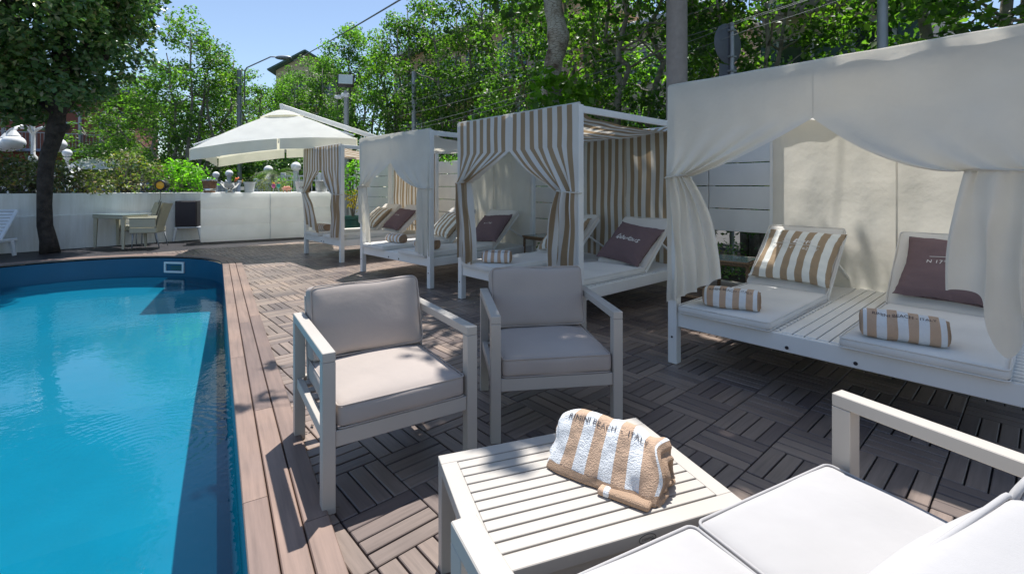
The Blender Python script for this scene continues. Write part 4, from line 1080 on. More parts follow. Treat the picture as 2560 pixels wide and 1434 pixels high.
# ---- cantilever umbrella
UC = Vector((-4.95, 10.26, 0)); side = 2.84
um = thing('cantilever_umbrella', 'large square off-white cantilever umbrella over the bar', 'umbrella', tuple(UC), rad(23))
apex = 2.93; edge = 2.235
def tz(x, y): return .105 * x
mb = MB()
def can(u, v, k):                       # k-th gore, u from apex to edge, v across
    a = k * math.pi / 2; h = side / 2
    c0 = Vector((h, -h, 0)); c1 = Vector((h, h, 0)); e = c0.lerp(c1, v); p = e * (.015 + .985 * u)
    r = u; z = apex - (apex - edge) * (r ** 1.12) - .10 * abs(2 * v - 1) ** 2 * u * u
    z += .012 * noise.noise(Vector((p.x * 2, p.y * 2, k)))
    q = Matrix.Rotation(a, 3, 'Z') @ p; return Vector((q.x, q.y, z + tz(q.x, q.y)))
for k in range(4): mb.grid(lambda u, v: can(u, v, k), 20, 20)
me = mb.mesh('canopy', M['umbrella'], rad(12)); weld(me, .002); me.polygons.foreach_set('use_smooth', [True] * len(me.polygons)); me.set_sharp_from_angle(angle=rad(28)); link('canopy', me, um)
for k in range(8):
    mb = MB()
    def val(u, v):
        p = can(1, .008 + .484 * u + .5 * (k % 2), k // 2); s_ = math.sin(u * 19 + k) * .012; c_ = Vector((p.x, p.y, 0)).normalized()
        return p + Vector((c_.x * (s_ * v + .01 * v), c_.y * (s_ * v + .01 * v), -.20 * v - .015 * math.sin(u * math.pi) * v))
    mb.grid(val, 40, 6); part('valance', mb, M['umbrella'], um, True)
mb = MB(); mb.grid(lambda u, v: Vector(((.05 + .36 * u) * math.cos(2 * math.pi * v) * (1 + .12 * abs(math.sin(4 * math.pi * v))), (.05 + .36 * u) * math.sin(2 * math.pi * v) * (1 + .12 * abs(math.sin(4 * math.pi * v))), apex + .05 - .16 * u ** 1.3 + tz((.36 * u) * math.cos(2 * math.pi * v), 0) )), 8, 48, closev=True); part('vent_cap', mb, M['umbrella'], um, True)
for k in range(8):
    a = k * math.pi / 4; L = side / 2 * (1.4 if k % 2 else 1) + 0; mb = MB()
    d = Vector((math.cos(a), math.sin(a), 0)); p1 = d * L * .97; r = .97
    mb.beam((0, 0, apex - .05), (p1.x, p1.y, apex - (apex - edge) * .97 + tz(p1.x, p1.y) - .04 - (.05 if k % 2 == 0 else 0)), .02, .025, .002); part('rib', mb, M['plastic'], um)
mb = MB(); mb.lathe([(.03, apex - .5), (.045, apex - .45), (.045, apex - .1), (.03, apex + .02)], 14); part('hub', mb, M['plastic'], um, True)
PT = R(975, 356, 11.16); iv = Matrix.Rotation(-rad(23), 4, 'Z')
pl = iv @ (Vector((PT.x, PT.y, 0)) - UC); 
e0 = iv @ (R(703, 266, 10.26) - UC); 
mb = MB(); mb.beam(e0, (pl.x, pl.y, PT.z), .07, .10, .006); part('arm', mb, M['white'], um)
mb = MB(); mb.beam((e0.x, e0.y, e0.z + .05), (0, 0, apex + .02), .08, .07, .005, up=(1, 0, 0)); part('hanger', mb, M['white'], um)
mb = MB(); mb.box((pl.x, pl.y, PT.z / 2 + .02), (.09, .09, PT.z), .006); part('pole', mb, M['white'], um)
mb = MB(); mb.box((pl.x, pl.y, .04), (.8, .8, .08), .01); part('base', mb, M['metal'], um)
# ---- beige wicker dining set
dt = thing('dining_table', 'beige wicker dining table with glass top by the garden wall', 'table', tuple((G(228, 618) + G(302, 624)) / 2 + Vector((.12, .24, 0))), rad(-20))
mb = MB(); mb.box((0, 0, .68), (1.0, .52, .085), .012); part('top_frame', mb, M['wicker'], dt)
mb = MB(); mb.box((0, 0, .7275), (1.01, .53, .008), .003); part('glass_top', mb, M['glasstop'], dt)
for sx in (-1, 1):
    for sy in (-1, 1):
        mb = MB(); mb.tube([(sx * .455, sy * .215, .64), (sx * .47, sy * .225, 0)], [.05, .028], 4); part('leg', mb, M['wicker'], dt)
def wchair(label, loc, rz):
    t = thing('wicker_armchair', label, 'chair', tuple(loc), rz, 'beige wicker chairs at the dining table')
    mb = MB(); mb.box((0, -.02, .385), (.54, .50, .12), .015); part('seat', mb, M['wicker'], t)
    mb = MB(); mb.box((0, -.02, .448), (.46, .42, .012), .005); part('seat_pad', mb, M['umbrella'], t)
    mb = MB()
    for d in (0, .035):
        mb.grid(lambda u, v: Vector(((u - .5) * (.50 + .06 * v), .22 + .17 * v ** 1.3 - .05 * (1 - (2 * u - 1) ** 2) * -1 + d - .05, .36 + .60 * v + .025 * (2 * u - 1) ** 2 * v)), 14, 12)
    part('backrest', mb, M['wicker'], t, True)
    for sx in (-1, 1):
        mb = MB(); mb.box((sx * .265, -.02, .55), (.035, .48, .20), .01); mb.box((sx * .268, -.03, .655), (.06, .52, .03), .01); part('arm', mb, M['wicker'], t)
        for sy in (-1, 1):
            mb = MB(); mb.tube([(sx * .235, sy * .21, .33), (sx * .245, sy * .225 + (.05 if sy > 0 else 0), 0)], [.016, .011], 8); part('leg', mb, M['metal'], t, True)
    return t
w1 = wchair('wicker armchair at the right end of the dining table, back to the speaker', G(362, 619) + Vector((0, .12, 0)), rad(-72))
w2 = copy_thing(w1, loc=(-8.78, 11.15, 0), rz=rad(-12), label='wicker armchair behind the dining table against the wall')
# ---- speaker on plastic stool
sp = G(459, 602) + Vector((0, .18, 0))
st_ = thing('plastic_stool', 'white plastic low table carrying the black speaker', 'table', tuple(sp), rad(28))
mb = MB(); mb.box((0, 0, .325), (.58, .42, .035), .012); part('top', mb, M['plastic'], st_)
for sx in (-1, 1):
    for sy in (-1, 1):
        mb = MB(); mb.tube([(sx * .24, sy * .165, .31), (sx * .285, sy * .20, 0)], [.045, .03], 6); part('leg', mb, M['plastic'], st_)
spk = thing('loudspeaker', 'large black loudspeaker box standing on the white plastic table', 'speaker', (sp.x, sp.y, .3435), rad(14))
mb = MB(); mb.box((0, .02, .32), (.48, .36, .64), .015); part('cabinet', mb, M['black'], spk)
mb = MB(); mb.box((0, -.165, .32), (.44, .02, .60), .006); part('grille', mb, M['grille'], spk)
mb = MB(); mb.tube([(0, .15, .02), (.1, .25, .5), (-.02, .33, .85)], .006, 6); part('cable', mb, M['black'], spk, True)
# ---- white plastic sun lounger at the left edge
sl = thing('sun_lounger', 'white plastic sun lounger with slatted raised back at the left edge', 'sun lounger', (-9.93, 8.55, 0), rad(4))
mb = MB()
for i in range(20): mb.box((0, -.95 + i * .068, .31), (.58, .055, .02), .004)
part('seat_slats', mb, M['plastic'], sl)
mb = MB(); B = Matrix.Translation((0, .42, .32)) @ Matrix.Rotation(rad(58), 4, 'X')
for i in range(9): mb.box((0, .03 + i * .068, 0), (.50, .056, .02), .006, B)
for sx in (-1, 1): mb.box((sx * .285, .31, 0), (.075, .66, .045), .015, B)
mb.box((0, .64, 0), (.62, .05, .045), .015, B)
part('backrest', mb, M['plastic'], sl)
for sx in (-1, 1):
    mb = MB(); mb.box((sx * .31, -.15, .30), (.06, 1.75, .07), .015); part('side_rail', mb, M['plastic'], sl)
    for y_ in (-.85, .62):
        mb = MB(); mb.tube([(sx * .31, y_, .29), (sx * .33, y_ + .04, 0)], [.05, .035], 6); part('leg', mb, M['plastic'], sl)
mb = MB()
mb.grid(lambda u, v: Vector(((u - .5) * .5, .18 + .22 * v + .02 * math.sin(u * 9), .326 + .018 * abs(math.sin(u * 11 + v * 3)))), 30, 8, par=lambda u, v: (u * 6, v, 0))
tag(part('crumpled_towel', mb, M['towel'], None, True, Matrix.Translation(sl.location) @ Matrix.Rotation(rad(4), 4, 'Z')), 'thin striped towel lying on the white plastic lounger', 'towel')
# ---- rattan side tables and basket between cabanas
def rattan(label, loc, rz, w=.42, h=.5, mat='rattan'):
    t = thing('rattan_side_table', label, 'side table', tuple(loc), rz, 'rattan side tables between the cabanas')
    mb = MB(); mb.box((0, 0, h - .03), (w, w, .045), .012)
    for s_ in (-1, 1): mb.tube([(s_ * w / 2, -w / 2, h - .01), (s_ * w / 2, w / 2, h - .01)], .014, 8); mb.tube([(-w / 2, s_ * w / 2, h - .01), (w / 2, s_ * w / 2, h - .01)], .014, 8)
    part('top', mb, M[mat], t, rad(40))
    mb = MB(); mb.box((0, 0, h + .002), (w - .05, w - .05, .006), .002); part('glass_top', mb, M['glasstop'], t)
    for sx in (-1, 1):
        for sy in (-1, 1):
            mb = MB(); mb.tube([(sx * (w / 2 - .02), sy * (w / 2 - .02), h - .04), (sx * (w / 2 - .01), sy * (w / 2 - .01), 0)], .02, 8); part('leg', mb, M[mat], t, True)
    mb = MB(); mb.box((0, 0, .18), (w - .06, w - .06, .03), .01); part('shelf', mb, M[mat], t)
    return t
ra = rattan('brown rattan side table beside the cream cabana', E2 * 5.15 + E1 * (C4.dot(E1) - .36), ROW + .1, .46, .56)
copy_thing(ra, loc=tuple(E2 * 5.35 + E1 * (C3.dot(E1) - .62)), rz=ROW - .05, label='brown rattan side table between the pale canvas and nearer striped cabanas')
pb = E2 * 4.55 + E1 * (C4.dot(E1) - .40)
bk_ = thing('rattan_basket', 'low dark woven rattan basket in front of the rattan side table', 'basket', tuple(pb), ROW)
mb = MB(); mb.box((0, 0, .13), (.44, .40, .26), .03); part('body', mb, M['darkrattan'], bk_)
mb = MB()
for s_ in (-1, 1): mb.tube([(s_ * .21, -.19, .262), (s_ * .21, .19, .262)], .016, 8); mb.tube([(-.21, s_ * .19, .262), (.21, s_ * .19, .262)], .016, 8)
part('rim', mb, M['rattan'], bk_, True)
# ---- amber spotlight on the wall
sp_ = R(402, 463, 11.35)
lt = thing('spotlight', 'black spotlight with amber lens clamped on top of the garden wall', 'lamp', tuple(sp_), rad(25))
mb = MB(); Mx = Matrix.Rotation(rad(90), 4, 'X') @ Matrix.Rotation(rad(-18), 4, 'Y'); mb.lathe([(.10, 0), (.125, -.02), (.125, .02), (.12, .03)], 22, M4=Matrix.Translation((0, 0, 0)) @ Mx @ Matrix.Identity(4)); part('bezel', mb, M['black'], lt, rad(40))
mb = MB(); mb.lathe([(.108, .022), (.07, .040), (.01, .046)], 22, M4=Mx); part('lens', mb, M['amber'], lt, True)
mb = MB(); mb.lathe([(.06, -.24), (.10, -.2), (.122, -.02)], 22, M4=Mx); part('housing', mb, M['black'], lt, rad(40))
mb = MB(); mb.tube([(-.14, .0, 0), (-.14, 0, -.12), (.14, 0, -.12), (.14, 0, 0)], .012, 6); mb.tube([(0, 0, -.12), (0, 0, -.155)], .02, 8); mb.tube([(0, -.06, -.15), (.02, -.1, -.3), (-.03, -.1, -.45)], .005, 5); part('bracket', mb, M['black'], lt)
# ============================================================ STREET: lamps, poles, wires, railing, buildings, cars
def globe_on_post(label, p, z, r, group='globe lamps along the white railing'):
    t = thing('globe_lamp', label, 'lamp', (p.x, p.y, 0), 0, group)
    mb = MB(); mb.sphere((0, 0, z), r, 22); part('globe', mb, M['globe'], t, True)
    mb = MB(); mb.lathe([(r * .55, z - r * 1.25), (r * .6, z - r * 1.1), (r * .4, z - r * .8)], 16); mb.box((0, 0, (z - r * 1.2) / 2), (r * .8, r * .8, z - r * 1.2), .01); part('pillar', mb, M['plastic'], t)
    return t
for k, (px, py, rp, Y, lb) in enumerate(((540, 437, 8, 19, 'small white globe lamp above the ice bucket'), (573, 434, 9, 17.5, 'small white globe lamp above the punch bowl'),
        (671, 425, 11, 16.5, 'white globe lamp half hidden by palm fronds'), (740, 417, 12, 15, 'largest white globe lamp on the railing, left of the striped cabana'))):
    p = R(px, py, Y); globe_on_post(lb, p, p.z, rp * Y / F_PX)
rl = thing('white_railing', 'white metal railing with thin balusters behind the bar', 'railing')
def rail(pa, pb_, h0=.15):
    d = (pb_ - pa); L = Vector((d.x, d.y, 0)).length; n_ = int(L / .14)
    mb = MB(); mb.beam(pa, pb_, .05, .04); mb.beam(pa - Vector((0, 0, .14)), pb_ - Vector((0, 0, .14)), .03, .03); mb.beam((pa.x, pa.y, h0), (pb_.x, pb_.y, h0), .03, .03); part('rails', mb, M['plastic'], rl)
    mb = MB()
    for i in range(n_ + 1):
        q = pa.lerp(pb_, i / n_); mb.beam((q.x, q.y, h0), (q.x, q.y, q.z), .022, .022, 0)
    o_ = part('balusters', mb, M['plastic'], rl)
    for q in (pa, pb_): mb = MB(); mb.box((q.x, q.y, q.z / 2 + .05), (.12, .12, q.z + .1), .01); part('post', mb, M['plastic'], rl)
rail(R(640, 453, 17), R(708, 440, 15.5)); rail(R(709, 440, 15.4), R(800, 440, 15.0)); rail(R(520, 455, 21), R(600, 458, 19)); rail(R(812, 440, 15), R(890, 442, 15))
def arm_lamp(label, base, H, r, arms, scale=1):
    t = thing('lamp_post', label, 'street lamp', tuple(base), 0, 'white globe street lamps behind the wall')
    mb = MB(); mb.lathe([(.14, 0), (.14, .3), (.07, .4), (.06, H * .55), (.10, H * .57), (.10, H * .60), (.05, H * .62), (.045, H * .9), (.12, H * .94), (.08, H - r)], 16); part('column', mb, M['white'], t, rad(40))
    mb = MB(); mb.sphere((0, 0, H), r, 20); part('globe', mb, M['globe'], t, True)
    for a in arms:
        d = Vector((math.cos(a), math.sin(a), 0)); R_ = r * 1.45
        pts = [Vector((0, 0, H * .74 - r))] + [d * (R_ * (1 - math.cos(q))) + Vector((0, 0, H * .76 + R_ * .75 * math.sin(q))) for q in [math.pi * i / 12 for i in range(13)]]
        mb = MB(); mb.tube(pts, .028 * scale, 8); e = pts[-1]; mb.lathe([(r * .55, -r * .35), (r * .6, -.2 * r), (r * .3, r * .25), (r * .2, r * .4)], 14, c=e); part('arm', mb, M['white'], t, rad(50))
        mb = MB(); mb.sphere(e + Vector((0, 0, -r * 1.0)), r, 20, (1.05, 1.05, .85)); part('globe', mb, M['globe'], t, True)
    return t
b1 = R(168, 383, 17); arm_lamp('white street lamp with swan neck arms, just right of the dark tree trunk', (b1.x, b1.y, 0), b1.z, .145, (0, 2.1, 4.2))
b2 = R(88, 300, 13.5); arm_lamp('tall white street lamp with big hanging globes left of the dark tree trunk', (b2.x - .06, b2.y, 0), b2.z + .40, .235, (-3.05, -.05, -1.35), 1.4)
def pole(label, p, h, r, mat='metal', cat='pole', r2_=None, name='utility_pole'):
    t = thing(name, label, cat, (p.x, p.y, 0)); mb = MB(); mb.lathe([(r, 0), (r2_ or r, h)], 18); part('shaft', mb, M[mat], t, rad(40)); return t
sl_ = R(598, 176, 22); t = pole('grey street lamp post with long arm left of the umbrella', sl_, sl_.z, .10, 'metal', 'street lamp', name='street_lamp')
mb = MB(); q = [(.25, 0, -1.6), (.25, 0, -.1), (.35, 0, .12), (1.45, 0, .62), (1.75, 0, .62)]; mb.tube([(a, b_, c + sl_.z) for a, b_, c in q], .03, 8); mb.tube([(0, 0, sl_.z - .7), (.25, 0, sl_.z - .7)], .02, 6); part('arm', mb, M['metal'], t, True)
mb = MB(); mb.sphere((2.05, 0, sl_.z + .58), .36, 16, (1.1, .5, .28)); part('lamp_head', mb, M['metal'], t, True)
fl_ = R(866, 250, 13); t = pole('grey pole carrying a square floodlight behind the umbrella arm', fl_, fl_.z + .25, .065, 'metal', 'floodlight', name='floodlight_pole')
mb = MB(); T_ = Matrix.Translation((.02, -.1, R(866, 205, 13).z)) @ Matrix.Rotation(rad(14), 4, 'Z') @ Matrix.Rotation(rad(-22), 4, 'X'); mb.box((0, 0, 0), (.42, .16, .34), .03, T_); part('housing', mb, M['black'], t)
mb = MB(); mb.box((0, -.083, 0), (.36, .012, .28), .004, T_); part('lens', mb, M['glassf'], t)
mb = MB(); mb.tube([(0, 0, fl_.z + .1), (-.12, -.12, fl_.z + .05)], .02, 6); mb.box((-.16, -.14, fl_.z + .05), (.2, .12, .09), .02); mb.box((-.02, -.02, fl_.z + .12), (.2, .12, .12), .02); part('sensor', mb, M['plastic'], t)
p_ = R(1035, 240, 16); pole('thin grey pole among the plane trees above the pale canvas cabana', p_, 5.2, .075)
p_ = RC(1692, 100, 6.9); pole('thick rough concrete pole rising between the two right cabanas', p_, 10.5, .165, 'concrete', 'pole', .145)
p_ = RC(2206, 60, 8.2); pole('slim dark grey pole behind the roof of the cream cabana', p_, 9.5, .062)
p_ = RC(1822, 111, 7.4); t = thing('road_sign', 'round road sign seen from behind with a square plate below it', 'sign', (p_.x, p_.y, 0), rad(28))
mb = MB(); mb.lathe([(.034, 0), (.034, p_.z + .32)], 14, c=(.02, -.04, 0)); part('post', mb, M['metal'], t, rad(40))
mb = MB(); mb.lathe([(.30, -.01), (.31, 0), (.30, .008)], 36, M4=Matrix.Translation((-.02, 0, p_.z)) @ Matrix.Rotation(rad(90), 4, 'X')); part('disc', mb, M['signback'], t, rad(40))
mb = MB(); mb.box((-.02, 0, p_.z - .49), (.40, .012, .34), .004); part('plate', mb, M['signback'], t)
for z in (.2, -.2, -.42): mb = MB(); mb.box((.02, -.035, p_.z + z), (.12, .09, .03), .004); part('clamp', mb, M['metal'], t)
def wire(label, pts, r):
    A = [Vector(p) for p in pts]; out_ = []
    for i in range(len(A) - 1):
        for j in range(14):
            q = A[i].lerp(A[i + 1], j / 14); q.z -= .05 * math.sin(math.pi * j / 14); out_.append(q)
    out_.append(A[-1]); mb = MB(); mb.tube(out_, r * .5 if r < .0125 else r, 5); tag(part('overhead_cable', mb, M['wire'], None, True), label, 'cable', 'overhead cables over the street')
wire('thick dark cable crossing the sky above the umbrella', [R(735, 152, 34), R(1020, -12, 15), R(1500, -420, 9)], .03)
wire('pale cable running through the plane tree tops right of the sky', [R(950, 80, 24), R(1165, 8, 17), R(1500, -190, 12)], .012)
wire('upper thin cable passing behind the concrete pole', [RC(1000, 262, 7.5), RC(1420, 128, 7.5), RC(2000, -60, 7.5)], .008)
wire('second thin cable passing behind the concrete pole', [RC(1000, 290, 7.35), RC(1420, 172, 7.35), RC(2200, -60, 7.35)], .010)
wire('bright cable just under the second one behind the concrete pole', [RC(1000, 322, 7.2), RC(1430, 200, 7.2), RC(1860, 52, 7.2), RC(2400, -150, 7.2)], .011)
wire('lowest thin cable above the striped cabanas', [RC(980, 335, 7.2), RC(1450, 212, 7.2), RC(1870, 75, 7.2), RC(2400, -120, 7.2)], .008)
wire('sagging cable left of the street lamp post', [R(430, 330, 24), R(596, 210, 22)], .012)
# ---- buildings
def building(label, loc, rz, w, d, h, wall, floors, bays, roof=None, balc=True, trimm='trim', arch=False, base=2.6, gable=0):
    t = thing('building', label, 'building', tuple(loc), rz)
    mb = MB(); mb.box((w / 2, d / 2, h / 2), (w, d, h), 0)
    if gable: 
        g = gable; mb.add([(0, 0, h), (w, 0, h), (w / 2, 0, h + g), (0, d, h), (w, d, h), (w / 2, d, h + g)], [(0, 1, 2), (3, 5, 4), (0, 2, 5, 3), (1, 4, 5, 2)])
    part('wall', mb, M[wall], t)
    mb = MB()
    if gable:
        s = gable / (w / 2)
        for sg in (0, 1):
            x0, x1 = (-.5, w / 2) if sg == 0 else (w + .5, w / 2)
            mb.beam((x0, d / 2 - .3, h - .5 * s * 1 + .12), (x1, d / 2 - .3, h + gable + .12), d + 1.2, .16, .0, up=(0, 0, 1))
    else: mb.box((w / 2, d / 2 - .3, h + .1), (w + 1.0, d + 1.0, .22), .02)
    part('roof', mb, M[roof or trimm], t)
    fh = (h - .4) / floors; bw = w / bays
    for f in range(floors):
        for b_ in range(bays):
            x = bw * (b_ + .5); z = fh * f + fh * .52; hh = fh * .5; ww_ = min(1.25, bw * .42)
            if arch:
                mb = MB(); r = ww_ / 2 * 1.3
                pts = [(x + r * math.cos(a), -.03, z + hh * .2 + r * math.sin(a)) for a in [math.pi * i / 14 for i in range(15)]]
                pts = [(x + r, -.03, z - hh * .7)] + pts + [(x - r, -.03, z - hh * .7)]
                mb.tube(pts, .09, 6); mb.box((x, -.02, z), (2 * r, .1, .1), 0); fr = part('window_arch', mb, M['trim'], t, True)
                mb = MB(); mb.poly([(p[0], -.012, p[2]) for p in pts]); part('pane', mb, M[wall], fr)
                continue
            mb = MB()
            for (a, c_, e, g) in ((x, z + hh / 2 + .04, ww_ + .2, .09), (x, z - hh / 2 - .04, ww_ + .26, .09)): mb.box((a, -.03, c_), (e, .1, g), 0)
            for sg in (-1, 1): mb.box((x + sg * (ww_ / 2 + .05), -.03, z), (.09, .1, hh - .005), 0)
            fr = part('window', mb, M['trim'], t)
            mb = MB(); mb.box((x, -.004, z), (ww_, .05, hh), 0); part('pane', mb, M['window'], fr)
            for sg in (-1, 1): mb = MB(); mb.box((x + sg * (ww_ / 2 + .32), -.045, z), (.42, .04, hh), 0); part('shutter', mb, M['shutter'], fr)
        if balc and f:
            z = fh * f; mb = MB(); mb.box((w / 2, -.62, z + .02), (w * .94, 1.2, .14), 0); bl = part('balcony', mb, M[trimm], t)
            mb = MB(); n_ = int(w * .94 / .16)
            for i in range(n_): mb.box((w * .03 + i * .16, -1.18, z + .55), (.02, .02, .95), 0)
            mb.box((w / 2, -1.18, z + 1.05), (w * .94, .05, .05), 0); part('balustrade', mb, M['metal'], bl)
    return t
SR = ROW + math.pi                              # facades face the deck, running parallel to the street
def facade(px_l, c, w): # left end seen at px
    p = RC(px_l, HZ + 1, c); return Vector((p.x, p.y, 0))
building('orange rendered building with balconies glimpsed through the plane trees', facade(985, 17, 0), ROW, 17.5, 10, 10.5, 'orange_wall', 3, 6)
building('pale beige building behind the trees above the cream cabana roof', facade(1905, 15, 0), ROW, 3.6, 9, 12.8, 'beige_wall', 4, 2)
building('grey beige building in the gap between the trees and the orange one', facade(1470, 19, 0), ROW, 6.5, 9, 8.5, 'beige_wall', 3, 3, balc=False)
gp = R(690, 160, 46); building('yellow building with green edged gable roof above the tree line', (gp.x, gp.y, 0), rad(8), 5.8, 9, 12.6, 'yellow_wall', 4, 2, 'greenroof', gable=1.7)
lb_ = R(-160, 400, 27); building('reddish building with white arched windows at the far left', (lb_.x, lb_.y, 0), rad(28), 9, 8, 7.4, 'brick_wall', 2, 4, arch=True, trimm='bluetrim')
# awning and parked cars beyond the wall
def car(label, p, rz, mat):
    t = thing('parked_car', label, 'car', (p.x, p.y, -.03), rz, 'cars parked beyond the garden wall')
    mb = MB()
    prof_ = [(-2.1, .45), (-2.12, .75), (-2.0, .92), (-1.55, 1.02), (-1.0, 1.48), (-.3, 1.56), (.6, 1.52), (1.35, 1.1), (1.85, .95), (2.08, .72), (2.1, .45), (1.75, .25), (-1.8, .25)]
    n_ = len(prof_)
    for (y_, sc_) in ((-.86, 0), (-.80, 1), (.80, 1), (.86, 0)):
        for (x_, z_) in prof_: mb.v.append((x_, y_ * (.86 if z_ > 1.1 else 1), z_)); mb.a.append((0, 0, 0))
    for q in range(3):
        for j in range(n_): mb.f.append((q * n_ + j, q * n_ + (j + 1) % n_, (q + 1) * n_ + (j + 1) % n_, (q + 1) * n_ + j)); mb.mi.append(0)
    mb.f += [tuple(range(n_)), tuple(range(3 * n_, 4 * n_))]; mb.mi += [0, 0]
    part('body', mb, mat, t, rad(35))
    mb = MB()
    for sg in (-1, 1):
        for (a, b_) in (((-1.35, 1.06), (-.45, 1.42)), ((-.38, 1.42), (.35, 1.42)),): pass
        y_ = sg * .80
        mb.add([(-1.40, y_ * 1.03, 1.07), (-.93, y_ * .925, 1.42), (-.05, y_ * .925, 1.46), (-.05, y_ * 1.03, 1.07)], [(0, 1, 2, 3)])
        mb.add([(.03, y_ * 1.03, 1.07), (.03, y_ * .925, 1.46), (.62, y_ * .925, 1.43), (1.15, y_ * 1.03, 1.08)], [(0, 1, 2, 3)])
    mb.add([(1.36, -.66, 1.125), (1.36, .66, 1.125), (.66, .6, 1.51), (.66, -.6, 1.51)], [(0, 1, 2, 3)])
    mb.add([(-1.57, -.66, 1.04), (-1.57, .66, 1.04), (-1.04, .6, 1.47), (-1.04, -.6, 1.47)], [(0, 1, 2, 3)])
    part('windows', mb, M['carglass'], t)
    for sx in (-1.3, 1.3):
        for sg in (-1, 1):
            mb = MB(); mb.lathe([(.31, -.1), (.32, 0), (.31, .1)], 20, M4=Matrix.Translation((sx, sg * .80, .32)) @ Matrix.Rotation(rad(90), 4, 'X')); w_ = part('wheel', mb, M['tyre'], t, rad(40))
            mb = MB(); mb.lathe([(.19, -.115), (.2, -.105), (.2, .105), (.19, .115)], 12, M4=Matrix.Translation((sx, sg * .80, .32)) @ Matrix.Rotation(rad(90), 4, 'X')); part('rim', mb, M['steel'], w_)
    return t
cp = R(360, 460, 19.5); c1 = car('blue and white car parked behind the shrubs left of the amber spotlight', cp, rad(22), M['carblue'])
cp = R(235, 462, 23); car('grey car parked beyond the wall right of the dark tree', cp, rad(10), M['cargrey'])
cp = R(75, 470, 17); car('white car parked beyond the wall at the far left', cp, rad(5), M['carwhite'])
aw = R(370, 436, 24); t = thing('market_awning', 'bright white awning roof on thin posts behind the shrubs', 'awning', (aw.x, aw.y, 0), rad(10))
mb = MB(); mb.grid(lambda u, v: Vector((-2.6 + 6.2 * u, -1.5 + 3 * v, 2.25 + .55 * math.sin(math.pi * v) - .1 * abs(math.sin(u * 9)))), 30, 10); part('roof_cloth', mb, M['umbrella'], t, True)
for x_ in (-2.5, .5, 3.5): mb = MB(); mb.box((x_, -1.45, 1.12), (.06, .06, 2.3), 0); part('post', mb, M['white'], t)
# small white urn lamps on the wall line
for (px, lb) in ((344, 'small white urn shaped lamp beside the blue car'), (195, 'small white urn shaped lamp near the brown shrub')):
    p = R(px, 468, 12.4); lath('urn_lamp', lb, 'lamp', (p.x, p.y, 1.1), [('urn', [(.05, 0), (.03, .06), (.04, .14), (.10, .26), (.09, .30), (.03, .33)], 'globe', {})])
# ============================================================ TREES AND PLANTS
def leaf_mesh(name, P, N_dir, size, mat, rng, aspect=.62, jitter=.8):
    """P (n,3) leaf centres; kite leaves folded on the midrib, random attitude around N_dir"""
    n = len(P); nrm = N_dir + rng.normal(size=(n, 3)) * jitter; nrm /= np.linalg.norm(nrm, axis=1)[:, None] + 1e-9
    t = rng.normal(size=(n, 3)); t -= nrm * (t * nrm).sum(1)[:, None]; t /= np.linalg.norm(t, axis=1)[:, None] + 1e-9
    b = np.cross(nrm, t); s = (size * rng.uniform(.65, 1.25, n))[:, None]
    a0 = P - t * s * .5; a2 = P + t * s * .5; m = P - t * s * .08
    a1 = m + b * s * aspect * .5 + nrm * s * .10; a3 = m - b * s * aspect * .5 + nrm * s * .10
    V = np.stack([a0, a1, a2, a3], 1).reshape(-1, 3)
    me = bpy.data.meshes.new(name); me.vertices.add(4 * n); me.vertices.foreach_set('co', V.astype(np.float32).ravel())
    me.loops.add(6 * n); me.polygons.add(2 * n)
    base = np.arange(n)[:, None] * 4; L = (base + np.array([0, 1, 2, 0, 2, 3])[None]).astype(np.int32)
    me.loops.foreach_set('vertex_index', L.ravel()); me.polygons.foreach_set('loop_start', np.arange(0, 6 * n, 3, dtype=np.int32))
    me.materials.append(mat); me.update(calc_edges=True); me.validate(); return me
def clump_points(C, Rr, per, rng, flat=.75):
    """leaves spread through uneven clumps, denser at the outside"""
    Ps, Ns = [], []
    for c, r in zip(C, Rr):
        k = max(6, int(per * (r / .6) ** 2 * rng.uniform(.7, 1.3)))
        d = rng.normal(size=(k, 3)); d /= np.linalg.norm(d, axis=1)[:, None]
        rr = r * rng.uniform(.25, 1.0, k) ** .6 * (1 + .25 * np.sin(d[:, 0] * 5 + c[0] * 3) * np.cos(d[:, 1] * 4 + c[1]))
        q = d * rr[:, None]; q[:, 2] *= flat; Ps.append(c + q); Ns.append(d * .7 + np.array([0, 0, .8]))
    return np.concatenate(Ps), np.concatenate(Ns)
def limbs(mb, pts, r0, r1, n=8):
    k = len(pts); mb.tube(pts, [r0 + (r1 - r0) * (i / (k - 1)) ** .8 for i in range(k)], n, cap=True)
def wob(p0, p1, k, amp, rng):
    p0, p1 = np.array(p0, float), np.array(p1, float)
    return [tuple(p0 + (p1 - p0) * i / k + (rng.normal(size=3) * amp * math.sin(math.pi * i / k) if 0 < i < k else 0)) for i in range(k + 1)]
